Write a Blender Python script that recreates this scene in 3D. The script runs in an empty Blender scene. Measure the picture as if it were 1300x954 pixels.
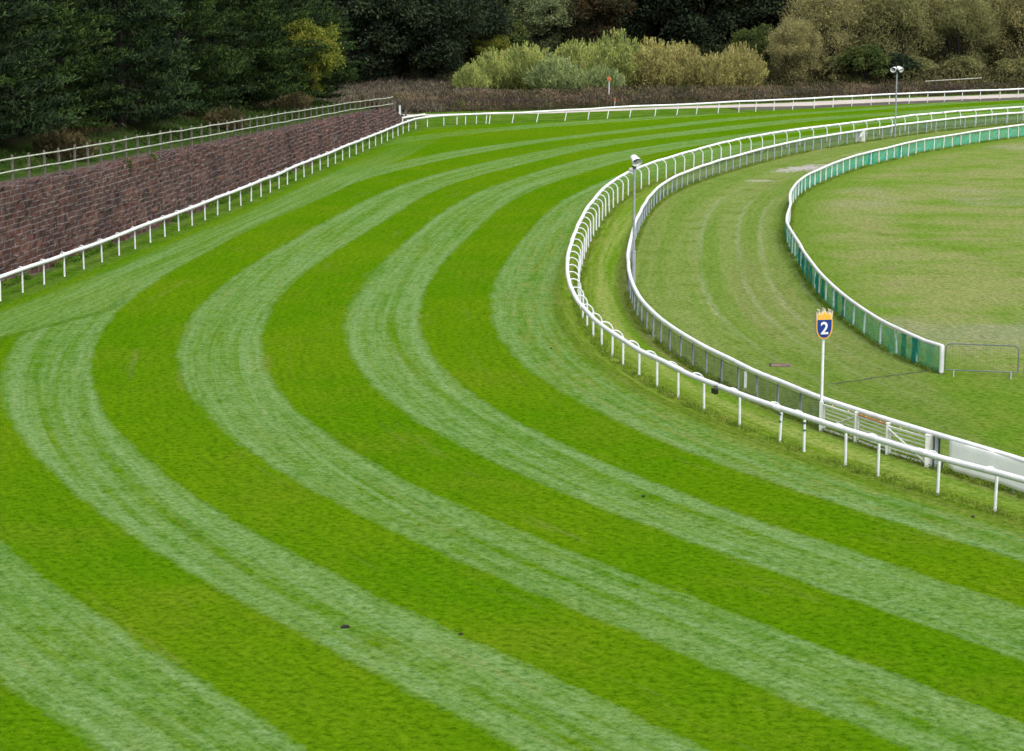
# Racecourse bend with mown stripes, seen from a stand. Blender 4.5, empty scene.
import bpy, bmesh, math, random
import numpy as np
from mathutils import Vector, Euler
EXPO = 0.8
# surveyed ground lines in metres (x right, y away from the camera)
F1 = [[42.14, 16.84], [39.12, 19.53], [36.19, 22.31], [33.33, 25.17], [30.56, 28.12], [27.88, 31.14], [25.28, 34.24], [22.77, 37.41], [20.36, 40.65], [18.04, 43.97], [15.82, 47.34], [13.68, 50.77], [11.47, 54.16], [9.41, 57.64], [7.58, 61.24], [6.05, 64.98], [4.8, 68.83], [3.84, 72.75], [3.18, 76.74], [2.79, 80.76], [2.64, 84.8], [2.67, 88.85], [2.82, 92.89], [3.06, 96.92], [3.35, 100.95], [3.69, 104.98], [4.08, 109.01], [4.52, 113.03], [5.01, 117.04], [5.59, 121.04], [6.29, 125.02], [7.15, 128.97], [8.22, 132.87], [9.51, 136.7], [10.91, 140.5], [12.36, 144.27], [13.86, 148.02], [15.47, 151.73], [17.28, 155.34], [19.35, 158.82], [21.64, 162.15], [24.05, 165.39], [26.49, 168.62], [28.92, 171.85], [31.37, 175.06], [33.98, 178.15], [36.86, 180.97], [39.96, 183.57], [43.09, 186.13], [46.15, 188.77], [49.17, 191.46], [52.2, 194.14], [55.32, 196.71], [58.51, 199.19], [61.76, 201.59], [65.08, 203.9], [68.46, 206.12], [71.9, 208.25], [75.39, 210.28]]
F2 = [[37.94, 20.15], [35.86, 22.34], [33.82, 24.57], [31.83, 26.85], [29.88, 29.17], [28.0, 31.53], [26.15, 33.93], [24.37, 36.37], [22.63, 38.84], [20.96, 41.36], [19.33, 43.91], [17.76, 46.49], [16.24, 49.11], [14.79, 51.76], [13.38, 54.43], [11.97, 57.11], [10.59, 59.8], [9.3, 62.53], [8.18, 65.34], [7.25, 68.21], [6.47, 71.14], [5.81, 74.09], [5.3, 77.06], [4.96, 80.07], [4.78, 83.09], [4.73, 86.11], [4.77, 89.13], [4.88, 92.15], [5.05, 95.17], [5.26, 98.19], [5.51, 101.2], [5.77, 104.21], [6.06, 107.22], [6.38, 110.23], [6.72, 113.24], [7.1, 116.24], [7.53, 119.23], [8.01, 122.21], [8.59, 125.18], [9.28, 128.12], [10.08, 131.04], [11.0, 133.92], [12.04, 136.76], [13.15, 139.57], [14.29, 142.37], [15.48, 145.15], [16.7, 147.92], [17.94, 150.67], [19.27, 153.39], [20.73, 156.04], [22.29, 158.63], [23.9, 161.19], [25.58, 163.7], [27.31, 166.18], [29.05, 168.65], [30.81, 171.11], [32.66, 173.5], [34.61, 175.81], [36.63, 178.06], [38.75, 180.22], [40.97, 182.27], [43.25, 184.26], [45.55, 186.23], [47.84, 188.2], [50.13, 190.17]]
F3 = [[14.23, 71.86], [13.62, 73.87], [13.15, 75.92], [12.98, 78.02], [12.84, 80.12], [12.67, 82.22], [12.6, 84.32], [12.54, 86.43], [12.52, 88.53], [12.56, 90.64], [12.64, 92.74], [12.72, 94.85], [12.83, 96.95], [12.93, 99.05], [13.02, 101.16], [13.11, 103.26], [13.24, 105.36], [13.42, 107.46], [13.7, 109.55], [14.06, 111.62], [14.4, 113.7], [14.65, 115.79], [14.88, 117.88], [15.17, 119.97], [15.53, 122.04], [15.93, 124.11], [16.4, 126.16], [16.88, 128.21], [17.45, 130.24], [18.12, 132.23], [18.82, 134.22], [19.54, 136.2], [20.27, 138.17], [21.05, 140.13], [21.86, 142.07], [22.71, 144.0], [23.65, 145.88], [24.7, 147.71], [25.67, 149.57], [26.6, 151.46], [27.57, 153.33], [28.58, 155.18], [29.76, 156.92], [31.03, 158.6], [32.15, 160.38], [33.29, 162.15], [34.57, 163.82], [35.89, 165.46], [37.14, 167.16], [38.48, 168.77], [39.87, 170.36], [41.28, 171.93], [42.68, 173.49], [44.09, 175.06], [45.5, 176.62], [46.91, 178.19]]
WR = [[-28.58, 40.95], [-27.89, 44.9], [-27.21, 48.85], [-26.53, 52.8], [-25.84, 56.75], [-25.16, 60.7], [-24.48, 64.65], [-23.79, 68.6], [-23.11, 72.54], [-22.43, 76.49], [-21.75, 80.42], [-21.12, 84.02], [-20.58, 87.19], [-20.08, 90.06], [-19.51, 93.28], [-18.87, 96.92], [-18.22, 100.87], [-17.61, 104.83], [-17.02, 108.79], [-16.43, 112.76], [-15.82, 116.72], [-15.21, 120.68], [-14.66, 124.64], [-14.17, 128.62], [-13.72, 132.6], [-13.23, 136.58], [-12.71, 140.55], [-12.17, 144.53], [-11.63, 148.5], [-11.11, 152.47], [-10.58, 156.45], [-10.05, 160.42], [-9.52, 164.39], [-9.01, 168.37], [-8.55, 172.35], [-8.06, 176.29], [-7.21, 179.68], [-5.6, 181.9], [-3.13, 182.84], [-0.24, 183.63], [2.65, 185.04], [5.49, 187.16], [8.51, 189.36], [11.69, 191.56], [14.99, 193.69], [18.38, 195.72], [21.8, 197.73], [25.07, 199.96], [28.2, 202.39], [31.36, 204.81], [34.65, 207.04], [38.04, 209.13], [41.48, 211.16], [44.9, 213.22], [48.31, 215.31], [51.74, 217.39], [55.18, 219.45], [58.62, 221.5], [62.06, 223.56], [65.5, 225.61], [68.94, 227.67], [72.38, 229.73]]
T = [[2.91, 2.91, 2.88, 2.54, 2.53, 2.54, 2.57, 2.61, 2.67, 2.72, 2.75, 2.8, 2.94, 3.13, 3.28, 3.36, 3.44, 3.53, 3.57, 3.52, 3.42, 3.32, 3.27, 3.33, 3.33, 3.28, 3.3, 3.42, 3.99, 4.44, 4.48, 4.49, 4.49, 4.49, 4.49, 4.48, 4.0, 3.75, 3.75, 3.75, 3.75, 3.75, 3.75, 3.75, 3.75, 3.75, 3.75, 3.75], [5.66, 5.66, 5.44, 5.36, 5.36, 5.37, 5.39, 5.41, 5.43, 5.46, 5.53, 5.66, 5.84, 6.03, 6.13, 6.22, 6.33, 6.39, 6.4, 6.36, 6.27, 6.16, 6.15, 6.2, 6.22, 6.17, 6.11, 6.14, 6.25, 6.44, 6.54, 6.54, 6.52, 6.5, 6.5, 6.49, 6.49, 6.38, 6.35, 6.35, 6.35, 6.35, 6.35, 6.35, 6.35, 6.35, 6.35, 6.35], [8.17, 8.15, 7.73, 7.73, 7.74, 7.77, 7.81, 7.87, 7.94, 7.99, 8.03, 8.19, 8.47, 8.7, 8.83, 8.92, 9.01, 9.09, 9.09, 9.01, 8.94, 8.91, 8.94, 8.98, 8.95, 8.95, 9.0, 9.11, 9.42, 9.59, 9.37, 9.19, 9.12, 9.09, 9.07, 9.06, 9.06, 9.06, 9.15, 9.17, 9.17, 9.17, 9.17, 9.17, 9.17, 9.17, 9.17, 9.17], [11.16, 11.14, 10.64, 10.62, 10.63, 10.65, 10.67, 10.72, 10.79, 10.89, 11.05, 11.33, 11.65, 11.9, 12.03, 12.07, 12.14, 12.22, 12.18, 12.0, 11.74, 11.49, 11.31, 11.37, 11.62, 11.79, 11.9, 11.89, 11.77, 11.89, 12.12, 12.19, 12.14, 12.07, 12.0, 11.95, 11.92, 11.91, 11.9, 11.98, 11.99, 11.99, 11.99, 11.99, 11.99, 11.99, 11.99, 11.99], [13.69, 13.69, 13.19, 13.1, 13.12, 13.14, 13.17, 13.22, 13.28, 13.36, 13.51, 13.8, 14.15, 14.49, 14.75, 14.91, 14.99, 14.99, 14.9, 14.74, 14.58, 14.43, 14.33, 14.31, 14.37, 14.5, 14.6, 14.7, 14.66, 14.47, 14.44, 14.47, 14.39, 14.34, 14.33, 14.32, 14.32, 14.32, 14.32, 14.33, 14.43, 14.43, 14.43, 14.43, 14.43, 14.43, 14.43, 14.43], [16.88, 16.88, 16.66, 16.23, 16.23, 16.25, 16.27, 16.3, 16.35, 16.46, 16.63, 16.87, 17.17, 17.52, 17.79, 17.99, 18.12, 18.15, 18.08, 17.99, 17.84, 17.63, 17.52, 17.5, 17.57, 17.73, 17.94, 18.12, 18.17, 18.05, 17.8, 17.58, 17.41, 17.35, 17.37, 17.4, 17.4, 17.4, 17.4, 17.4, 17.44, 17.61, 17.62, 17.62, 17.62, 17.62, 17.62, 17.62], [19.42, 19.42, 19.4, 18.95, 18.92, 18.92, 18.93, 18.95, 18.98, 19.03, 19.15, 19.38, 19.74, 20.19, 20.6, 20.76, 20.76, 20.7, 20.56, 20.36, 20.12, 19.94, 19.83, 19.69, 19.41, 19.39, 19.43, 19.7, 20.28, 20.24, 19.75, 19.19, 18.77, 18.79, 19.16, 19.25, 19.26, 19.26, 19.26, 19.26, 19.26, 19.31, 19.34, 19.34, 19.34, 19.34, 19.34, 19.34], [22.47, 22.47, 22.47, 22.31, 22.17, 22.17, 22.17, 22.17, 22.18, 22.2, 22.25, 22.41, 22.88, 23.66, 24.1, 24.19, 24.4, 24.59, 24.6, 24.61, 24.9, 25.19, 25.2, 25.2, 25.2, 25.2, 25.21, 26.98, 27.0, 26.97, 26.91, 26.75, 26.4, 25.71, 24.57, 23.49, 22.83, 22.48, 22.32, 22.24, 22.21, 22.23, 24.23, 24.58, 24.58, 24.58, 24.58, 24.58], [26.05, 26.05, 26.05, 25.77, 25.15, 25.15, 25.15, 25.15, 25.15, 25.16, 25.3, 25.89, 26.42, 26.79, 27.1, 27.19, 27.4, 27.59, 27.6, 27.61, 27.9, 28.19, 28.2, 28.2, 28.2, 28.2, 28.2, 28.23, 29.23, 29.23, 29.2, 29.14, 28.94, 28.41, 27.31, 26.03, 25.18, 24.73, 24.5, 24.39, 24.33, 24.31, 25.02, 26.5, 26.51, 26.51, 26.51, 26.51]]
WL = [[-30.3, 41.25], [-29.45, 46.18], [-28.59, 51.12], [-27.74, 56.06], [-26.88, 60.99], [-26.03, 65.93], [-25.18, 70.87], [-24.32, 75.81], [-23.47, 80.72], [-22.7, 85.15], [-22.05, 88.92], [-21.38, 92.74], [-20.6, 97.22], [-19.79, 102.13], [-19.04, 107.07], [-18.31, 112.03], [-17.55, 116.99], [-16.8, 121.92], [-16.15, 126.84], [-15.57, 131.81], [-14.97, 136.8], [-14.31, 141.78], [-13.63, 146.75], [-12.97, 151.71], [-12.32, 156.68], [-11.66, 161.65], [-10.99, 166.6], [-10.39, 171.55], [-9.79, 176.57], [-8.44, 181.18]]
# ---------------------------------------------------------------- basics
R = math.radians
rng = np.random.default_rng(7)
random.seed(7)
H = 13.6
scene = bpy.context.scene
C = scene.collection
A = lambda v: np.array(v, float)

def tag(o, label=None, cat=None, group=None, kind=None):
    if label: o['label'] = label
    if cat: o['category'] = cat
    if group: o['group'] = group
    if kind: o['kind'] = kind
    return o

def empty(name, loc, label, cat, group=None, rz=0.0):
    o = bpy.data.objects.new(name, None); C.objects.link(o)
    o.empty_display_size = .3
    o.location = loc; o.rotation_euler = (0, 0, rz)
    return tag(o, label, cat, group)

def mesh(name, V, F, mat, parent=None, smooth=False, attrs=None, uv=None):
    me = bpy.data.meshes.new(name)
    V = np.asarray(V, np.float32)
    if isinstance(F, np.ndarray):
        n, k = F.shape
        me.vertices.add(len(V)); me.vertices.foreach_set('co', V.ravel())
        me.loops.add(n*k); me.loops.foreach_set('vertex_index', F.astype(np.int32).ravel())
        me.polygons.add(n); me.polygons.foreach_set('loop_start', (np.arange(n)*k).astype(np.int32))
        me.update(calc_edges=True)
    else:
        me.from_pydata([tuple(map(float, v)) for v in V], [], [tuple(map(int, f)) for f in F]); me.update()
    if smooth: me.polygons.foreach_set('use_smooth', [True]*len(me.polygons))
    for k, a in (attrs or {}).items():
        t = me.attributes.new(k, 'FLOAT', 'POINT'); t.data.foreach_set('value', np.asarray(a, np.float32))
    me.materials.append(mat)
    o = bpy.data.objects.new(name, me); C.objects.link(o)
    if parent: o.parent = parent
    return o

class MB:
    def __init__(s): s.V = []; s.F = []; s.A = []
    def add(s, V, F, a=0.0):
        n = len(s.V); s.V += [tuple(v) for v in V]; s.F += [tuple(i+n for i in f) for f in F]; s.A += [a]*len(V)
    def box(s, c, d, rz=0, rx=0, ry=0, a=0.0):
        M = Euler((rx, ry, rz)).to_matrix(); V = []
        for x in (-.5, .5):
            for y in (-.5, .5):
                for z in (-.5, .5): V.append(M @ Vector((x*d[0], y*d[1], z*d[2])) + Vector(c))
        s.add(V, [(0,1,3,2),(4,6,7,5),(0,4,5,1),(2,3,7,6),(0,2,6,4),(1,5,7,3)], a)
    def tube(s, pts, r, n=8, caps=True, a=0.0):
        pts = [Vector(p) for p in pts]; m = len(pts)
        rr = r if hasattr(r, '__len__') else [r]*m
        V = []; F = []
        t0 = (pts[1]-pts[0]).normalized()
        u = t0.orthogonal().normalized() if abs(t0.z) > .9 else t0.cross(Vector((0,0,1))).normalized()
        for i in range(m):
            t = (pts[min(i+1,m-1)]-pts[max(i-1,0)]).normalized()
            u = (u - t*u.dot(t)).normalized(); w = t.cross(u)
            for k in range(n):
                an = 2*math.pi*k/n; V.append(pts[i] + (u*math.cos(an)+w*math.sin(an))*rr[i])
        for i in range(m-1):
            for k in range(n):
                F.append((i*n+k, i*n+(k+1)%n, (i+1)*n+(k+1)%n, (i+1)*n+k))
        if caps: F += [tuple(range(n))[::-1], tuple((m-1)*n+k for k in range(n))]
        s.add(V, F, a)
    def build(s, name, mat, parent=None, smooth=False):
        o = mesh(name, s.V, s.F, mat, parent)
        if smooth:
            o.data.shade_smooth()
            try: o.data.set_sharp_from_angle(angle=R(40))
            except Exception: pass
        return o

# ---------------------------------------------------------------- nodes
def new_mat(name):
    m = bpy.data.materials.new(name); m.use_nodes = True
    nt = m.node_tree; b = nt.nodes['Principled BSDF']
    return m, nt, b
class N:
    """small helper over a node tree"""
    def __init__(s, nt): s.nt = nt; s.L = nt.links.new
    def node(s, t, **kw):
        n = s.nt.nodes.new(t)
        for k, v in kw.items(): setattr(n, k, v)
        return n
    def put(s, sock, v):
        if isinstance(v, bpy.types.NodeSocket): s.L(v, sock)
        elif v is not None:
            if hasattr(sock.default_value, '__len__') and not hasattr(v, '__len__'): v = (v,)*len(sock.default_value)
            if hasattr(v, '__len__') and len(sock.default_value) == 4 and len(v) == 3: v = tuple(v)+(1,)
            sock.default_value = v
    def math(s, op, a, b=None, c=None, clamp=False):
        n = s.node('ShaderNodeMath', operation=op, use_clamp=clamp)
        for i, v in enumerate((a, b, c)): s.put(n.inputs[i], v) if v is not None else None
        return n.outputs[0]
    def attr(s, name): return s.node('ShaderNodeAttribute', attribute_name=name).outputs['Fac']
    def mix(s, f, a, b, mode='MIX'):
        n = s.node('ShaderNodeMix', data_type='RGBA', blend_type=mode)
        s.put(n.inputs[0], f); s.put(n.inputs[6], a); s.put(n.inputs[7], b); return n.outputs[2]
    def comb(s, x, y, z=0.0):
        n = s.node('ShaderNodeCombineXYZ'); s.put(n.inputs[0], x); s.put(n.inputs[1], y); s.put(n.inputs[2], z); return n.outputs[0]
    def noise(s, vec, scale, detail=3, rough=.6, dist=0.0):
        n = s.node('ShaderNodeTexNoise'); 
        if vec is not None: s.L(vec, n.inputs['Vector'])
        n.inputs['Scale'].default_value = scale; n.inputs['Detail'].default_value = detail
        n.inputs['Roughness'].default_value = rough; n.inputs['Distortion'].default_value = dist
        return n.outputs['Fac']
    def ramp(s, f, stops, interp='LINEAR'):
        n = s.node('ShaderNodeValToRGB'); cr = n.color_ramp; cr.interpolation = interp
        while len(cr.elements) < len(stops): cr.elements.new(.5)
        for e, (p, c) in zip(cr.elements, stops):
            e.position = p; e.color = (c, c, c, 1) if not hasattr(c, '__len__') else (*c, 1)
        s.put(n.inputs[0], f); return n.outputs[0]
    def rng(s, v, a, b, c=0.0, d=1.0, smooth=True):
        n = s.node('ShaderNodeMapRange', interpolation_type='SMOOTHSTEP' if smooth else 'LINEAR')
        for i, x in enumerate((v, a, b, c, d)): s.put(n.inputs[i], x)
        return n.outputs[0]
    def bump(s, h, strength, dist=.02):
        n = s.node('ShaderNodeBump'); s.put(n.inputs['Height'], h); n.inputs['Strength'].default_value = strength
        n.inputs['Distance'].default_value = dist; return n.outputs[0]

def paint(name, col, rough=.45, var=.08, dirt=None, scale=3.0, spec=.4, metal=0.0):
    m, nt, b = new_mat(name); n = N(nt)
    tc = n.node('ShaderNodeTexCoord').outputs['Object']
    oi = n.node('ShaderNodeObjectInfo')
    f = n.noise(tc, scale, 4, .65)
    c = n.mix(n.rng(f, .35, .7), col, tuple(x*(1-var*2.2) for x in col))
    d = dirt or tuple(x*.55 for x in (col[0], col[1], col[2]*.85))
    c = n.mix(n.math('MULTIPLY', n.rng(n.noise(tc, scale*7, 3, .7), .56, .75), .45), c, d)
    c = n.mix(n.math('MULTIPLY', oi.outputs['Random'], .18), c, tuple(x*.7 for x in col))
    n.L(c, b.inputs['Base Color'])
    b.inputs['Roughness'].default_value = rough; b.inputs['Specular IOR Level'].default_value = spec
    b.inputs['Metallic'].default_value = metal
    n.L(n.bump(n.noise(tc, 40, 3), .12, .004), b.inputs['Normal'])
    return m

M = {}
M['white'] = paint('white_plastic_rail', (.68,.70,.72), .4, .08, (.26,.29,.22), 1.6)
M['white_post'] = paint('white_post_paint', (.60,.63,.64), .5, .12, (.22,.26,.2))
M['dark_metal'] = paint('dark_metal', (.06,.07,.075), .5, .15)
M['grey_metal'] = paint('galvanised_metal', (.26,.29,.32), .45, .12, (.12,.12,.12), 6)
M['barrier'] = paint('dull_barrier_metal', (.11,.13,.145), .5, .12)
M['fence_post'] = paint('grey_blue_post', (.33,.38,.43), .55, .15, (.10,.11,.10))
M['concrete_post'] = paint('concrete_post', (.12,.105,.095), .9, .2, (.06,.07,.04), 8)
M['cream_rail'] = paint('cream_painted_pipe', (.42,.44,.37), .6, .2, (.18,.22,.12), 2)
M['banner'] = paint('white_banner_cloth', (.90,.90,.94), .8, .02, (.55,.55,.60), 1.2)
M['gate'] = paint('white_gate_paint', (.70,.72,.69), .5, .1, (.26,.28,.2))
M['blue'] = paint('blue_sign_face', (.006,.030,.19), .4, .05)
M['gold'] = paint('yellow_sign_border', (.66,.36,.045), .45, .05)
M['pale_gold'] = paint('pale_crown_edge', (.60,.50,.30), .45, .05)
M['sign_side'] = paint('grey_sign_side', (.40,.42,.46), .5, .05)
M['black'] = paint('black_plastic', (.012,.012,.014), .4, .1)
M['orange'] = paint('orange_sign_paint', (.42,.13,.04), .5, .05)
M['bark'] = paint('bark', (.030,.025,.020), .95, .3, (.03,.04,.02), 6)
M['stem'] = paint('willow_stems', (.10,.075,.045), .9, .3, (.04,.05,.02), 6)
M['rust'] = paint('rusty_cover', (.17,.12,.09), .85, .3, (.06,.04,.03), 6)
M['iron'] = paint('iron_railing', (.022,.020,.020), .7, .2)
M['soil'] = paint('dark_turf_clod', (.020,.018,.012), .95, .3)

def netting(name, col, opac, vary):
    m, nt, b = new_mat(name); n = N(nt)
    tc = n.node('ShaderNodeTexCoord').outputs['Object']
    b.inputs['Base Color'].default_value = (*col, 1); b.inputs['Roughness'].default_value = .8
    b.inputs['Specular IOR Level'].default_value = .1
    mp = n.node('ShaderNodeMapping'); n.L(tc, mp.inputs['Vector']); mp.inputs['Scale'].default_value = (1, 1, .4)
    f = n.noise(mp.outputs[0], 1.6, 4, .7)
    n.L(n.rng(f, .35, .72, opac, min(1, opac+vary)), b.inputs['Alpha'])
    return m
M['net_grey'] = netting('grey_netting', (.085,.11,.115), .34, .22)
M['net_green'] = netting('green_netting', (.035,.32,.235), .46, .34)
M['net_dense'] = netting('folded_green_netting', (.008,.20,.15), .78, .2)
M['barrier_mesh'] = netting('barrier_bars', (.1,.12,.13), .22, .05)

def leaf_mat(name, c1, c2, c3=None, scale=.55, rough=.75, trans=.3):
    m, nt, b = new_mat(name); n = N(nt)
    tc = n.node('ShaderNodeTexCoord').outputs['Object']; oi = n.node('ShaderNodeObjectInfo')
    add = n.node('ShaderNodeVectorMath', operation='ADD'); n.L(tc, add.inputs[0])
    cm = n.comb(n.math('MULTIPLY', oi.outputs['Random'], 57.), n.math('MULTIPLY', oi.outputs['Random'], 23.)); n.L(cm, add.inputs[1])
    f = n.noise(add.outputs[0], scale, 4, .7)
    c = n.mix(n.rng(f, .42, .60), c1, c2)
    if c3: c = n.mix(n.math('MULTIPLY', n.rng(n.noise(add.outputs[0], scale*2.3, 3, .6), .56, .68), .85), c, c3)
    a = n.attr('lv')
    c = n.mix(a, c, n.mix(1, c, (1.9, 1.75, 1.35), 'MULTIPLY'))
    n.L(c, b.inputs['Base Color']); b.inputs['Roughness'].default_value = rough
    b.inputs['Specular IOR Level'].default_value = .1
    tr_ = n.node('ShaderNodeBsdfTranslucent'); n.L(c, tr_.inputs[0]); mx = n.node('ShaderNodeMixShader'); mx.inputs[0].default_value = trans
    out = [q for q in nt.nodes if q.type == 'OUTPUT_MATERIAL'][0]
    n.L(b.outputs[0], mx.inputs[1]); n.L(tr_.outputs[0], mx.inputs[2]); n.L(mx.outputs[0], out.inputs[0])
    return m
M['pine'] = leaf_mat('pine_needles', (.006,.015,.005), (.028,.054,.012), (.066,.088,.022), .8, trans=.08)
M['pine_b'] = leaf_mat('pine_needles_blue', (.007,.016,.008), (.026,.048,.018), (.052,.078,.026), .8, trans=.08)
M['dark_leaf'] = leaf_mat('dark_leaves', (.014,.024,.015), (.026,.040,.020), (.042,.044,.018), trans=.15)
M['red_leaf'] = leaf_mat('dark_leaves_turning', (.024,.030,.016), (.050,.040,.020), (.150,.045,.022), .6)
M['grey_leaf'] = leaf_mat('grey_green_leaves', (.085,.115,.055), (.135,.17,.080), (.13,.14,.06))
M['mid_leaf'] = leaf_mat('mid_green_leaves', (.040,.066,.020), (.070,.092,.028), (.11,.11,.03))
M['yellow_leaf'] = leaf_mat('yellowing_leaves', (.090,.120,.020), (.160,.175,.030), (.24,.21,.04))
M['willow_g'] = leaf_mat('willow_green', (.155,.205,.066), (.31,.36,.115), (.34,.31,.12))
M['willow_y'] = leaf_mat('willow_straw', (.20,.20,.080), (.34,.33,.125), (.26,.20,.085))
M['willow_s'] = leaf_mat('willow_silver', (.145,.20,.085), (.26,.32,.14), (.20,.23,.08))
M['olive'] = leaf_mat('olive_leaves', (.140,.143,.066), (.255,.245,.112), (.23,.19,.085))
M['olive_g'] = leaf_mat('olive_green_leaves', (.105,.118,.050), (.205,.210,.092), (.19,.16,.07))
M['bramble'] = leaf_mat('bramble', (.060,.048,.036), (.150,.115,.080), (.10,.125,.04), .3)
M['scrub'] = leaf_mat('grey_brown_scrub', (.080,.070,.056), (.11,.095,.075), (.06,.085,.030), .4)
M['dead_grass'] = leaf_mat('dry_grass', (.040,.036,.018), (.095,.080,.040), (.045,.070,.02), .6)
M['under'] = leaf_mat('shade_undergrowth', (.020,.032,.014), (.040,.052,.020), (.060,.055,.025), .4)
M['under_o'] = leaf_mat('olive_undergrowth', (.070,.075,.035), (.11,.105,.045), (.10,.07,.04), .4)
M['shaded_bank_grass'] = leaf_mat('shaded_bank_grass', (.018,.042,.008), (.036,.066,.012), (.055,.062,.02), .8)  # terrace grass, darkened so its colour carries the shade of the pines
M['edge_grass'] = leaf_mat('edge_grass', (.11,.19,.020), (.170,.235,.035), (.22,.23,.07), .7, trans=.45)
M['long_grass'] = leaf_mat('long_grass', (.045,.11,.010), (.075,.14,.014), (.10,.15,.03), .8)

# ---------------------------------------------------------------- curves
F1 = A(F1); F2 = A(F2); F3 = A(F3); WR = A(WR); WL = A(WL)
def clen(P): return np.r_[0, np.cumsum(np.hypot(*np.diff(P, axis=0).T))]
def cat(P, s):
    L = clen(P); return np.c_[np.interp(s, L, P[:,0]), np.interp(s, L, P[:,1])]
def refine(P, step=.5):
    L = clen(P); s = np.linspace(0, L[-1], int(L[-1]/step)+1)
    Q = cat(P, s); k = 5                                       # round the polygon a little
    S = Q.copy()
    for i in range(len(Q)):
        m = min(k, i, len(Q)-1-i); S[i] = Q[i-m:i+m+1].mean(0)
    return S
def tang(P, s, e=.6):
    L = clen(P)[-1]; a = cat(P, np.clip(s-e, 0, L)); b = cat(P, np.clip(s+e, 0, L)); t = b-a
    return t/np.hypot(*t.T)[:,None]
def sdist(pts, P):
    """signed distance (positive = left of the direction of P) and arc length"""
    a = P[:-1]; ab = P[1:]-a; l2 = (ab**2).sum(1); L = clen(P); D = np.empty(len(pts)); S = np.empty(len(pts))
    for i in range(0, len(pts), 8000):
        p = pts[i:i+8000, None]; t = np.clip(((p-a)*ab).sum(2)/l2, 0, 1); q = a+ab*t[..., None]; v = p-q
        d = np.hypot(v[...,0], v[...,1]); j = d.argmin(1); r = np.arange(len(j))
        cr = ab[j,0]*v[r,j,1]-ab[j,1]*v[r,j,0]
        D[i:i+8000] = d[r,j]*np.where(cr >= 0, 1, -1); S[i:i+8000] = L[j]+t[r,j]*np.sqrt(l2[j])
    return D, S

# wall height along its length (arc length of WL measured by Y)
WY = A([30, 60, 92, 101, 108, 117, 129, 143, 155, 162, 171, 178, 181.5])
WZ = A([5.0, 4.6, 4.06, 3.78, 3.62, 3.42, 3.02, 2.58, 2.3, 2.06, 1.82, 1.5, 1.2])
WL = WL[WL[:,1] < 170]; _t = (WL[-1]-WL[-4])/np.hypot(*(WL[-1]-WL[-4]))
WL = np.vstack([WL[0]+(WL[0]-WL[1])/np.hypot(*(WL[0]-WL[1]))*20, WL, WL[-1]+_t*(181.6-WL[-1,1])/_t[1]])
WLX = np.vstack([WL, WL[-1]+_t*90])
wallz = lambda y: np.interp(y, WY, WZ)
_q = np.random.default_rng(3)
def vnoise(x, y, sc, seed=0):
    g = np.random.default_rng(seed).random((64, 64)); u = x/sc; v = y/sc
    i = np.floor(u).astype(int); j = np.floor(v).astype(int); fu = u-i; fv = v-j
    fu = fu*fu*(3-2*fu); fv = fv*fv*(3-2*fv)
    a = g[i%64, j%64]; b = g[(i+1)%64, j%64]; c = g[i%64, (j+1)%64]; d = g[(i+1)%64, (j+1)%64]
    return (a*(1-fu)+b*fu)*(1-fv)+(c*(1-fu)+d*fu)*fv
PATH = A([(-9.5,192.5),(-4,194.2),(3.6,196.2),(11,201),(19,204.6),(26.5,206.8),(35,213),(43,216.5),(53,222),(66,227),(90,236),(130,250)])
def hfun(x, y):
    x = np.asarray(x, float); y = np.asarray(y, float); p = np.c_[x.ravel(), y.ravel()]
    e, s = sdist(p, WLX); e = e.reshape(x.shape)
    zw = wallz(y)*np.clip((186-y)/4.5, 0, 1)
    yy = np.clip(y, 0, 400)
    bank = np.clip(e-5.5, 0, 24)*.30
    left = np.where(e > .6, zw+(bank+.12*np.clip(e-1.5, 0, 4))*np.clip((212-yy)/32, 0, 1), 0.0)
    b, _ = sdist(p, PATH); b = b.reshape(x.shape)
    back = np.clip(b-26, 0, 60)*.13 + .25*np.clip(b-7, 0, 4)/4
    z = np.maximum(left, back)
    rough = np.clip(np.maximum(b-6, e-4), 0, 3)/3
    return z + (vnoise(x, y, 6.3, 1)-.5)*.5*rough + (vnoise(x, y, 1.9, 2)-.5)*.18*rough

# ---------------------------------------------------------------- the ground: one sheet to the horizon
xs = np.r_[np.array([-3000,-1200,-600,-300,-160,-100]), np.arange(-70, -32, 2.), np.arange(-32, 58, .5), np.arange(58, 120, 2.), np.array([130,160,300,600,1200,3000])]
ys = np.r_[np.array([-3000,-1000,-300,-100,-40,-10,10,20]), np.arange(26, 232, .5), np.arange(232, 300, 2.), np.array([310,350,450,700,1500,4000])]
gx, gy = np.meshgrid(xs, ys)
gz = hfun(gx, gy)
gz[(np.abs(gx) > 125) | (gy > 305) | (gy < 15)] = np.minimum(gz, 6)[(np.abs(gx) > 125) | (gy > 305) | (gy < 15)]
pts = np.c_[gx.ravel(), gy.ravel()]
nx, ny = len(xs), len(ys)
idx = np.arange(nx*ny).reshape(ny, nx)
quads = np.stack([idx[:-1,:-1], idx[:-1,1:], idx[1:,1:], idx[1:,:-1]], -1).reshape(-1, 4)
F1r = refine(F1, .6)
d1, s1 = sdist(pts, F1r)
sg = np.arange(0, 240, 5.)
T = A(T)
Tn = np.array([np.convolve(np.pad(r, 1, 'edge'), A([.25, .5, .25]), 'valid') for r in T])
Tv = np.vstack([np.zeros(len(sg))[None], Tn, *[Tn[-1:]+2.9*i for i in range(1, 8)]])
kk = np.where(d1 < 0, d1/2.8, 0.0)
cols = np.array([np.interp(s1, sg, row) for row in Tv])
for i in range(len(Tv)-1):
    m = (d1 >= cols[i]) & (d1 < cols[i+1]); kk[m] = i + (d1[m]-cols[i][m])/(cols[i+1][m]-cols[i][m])
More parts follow.
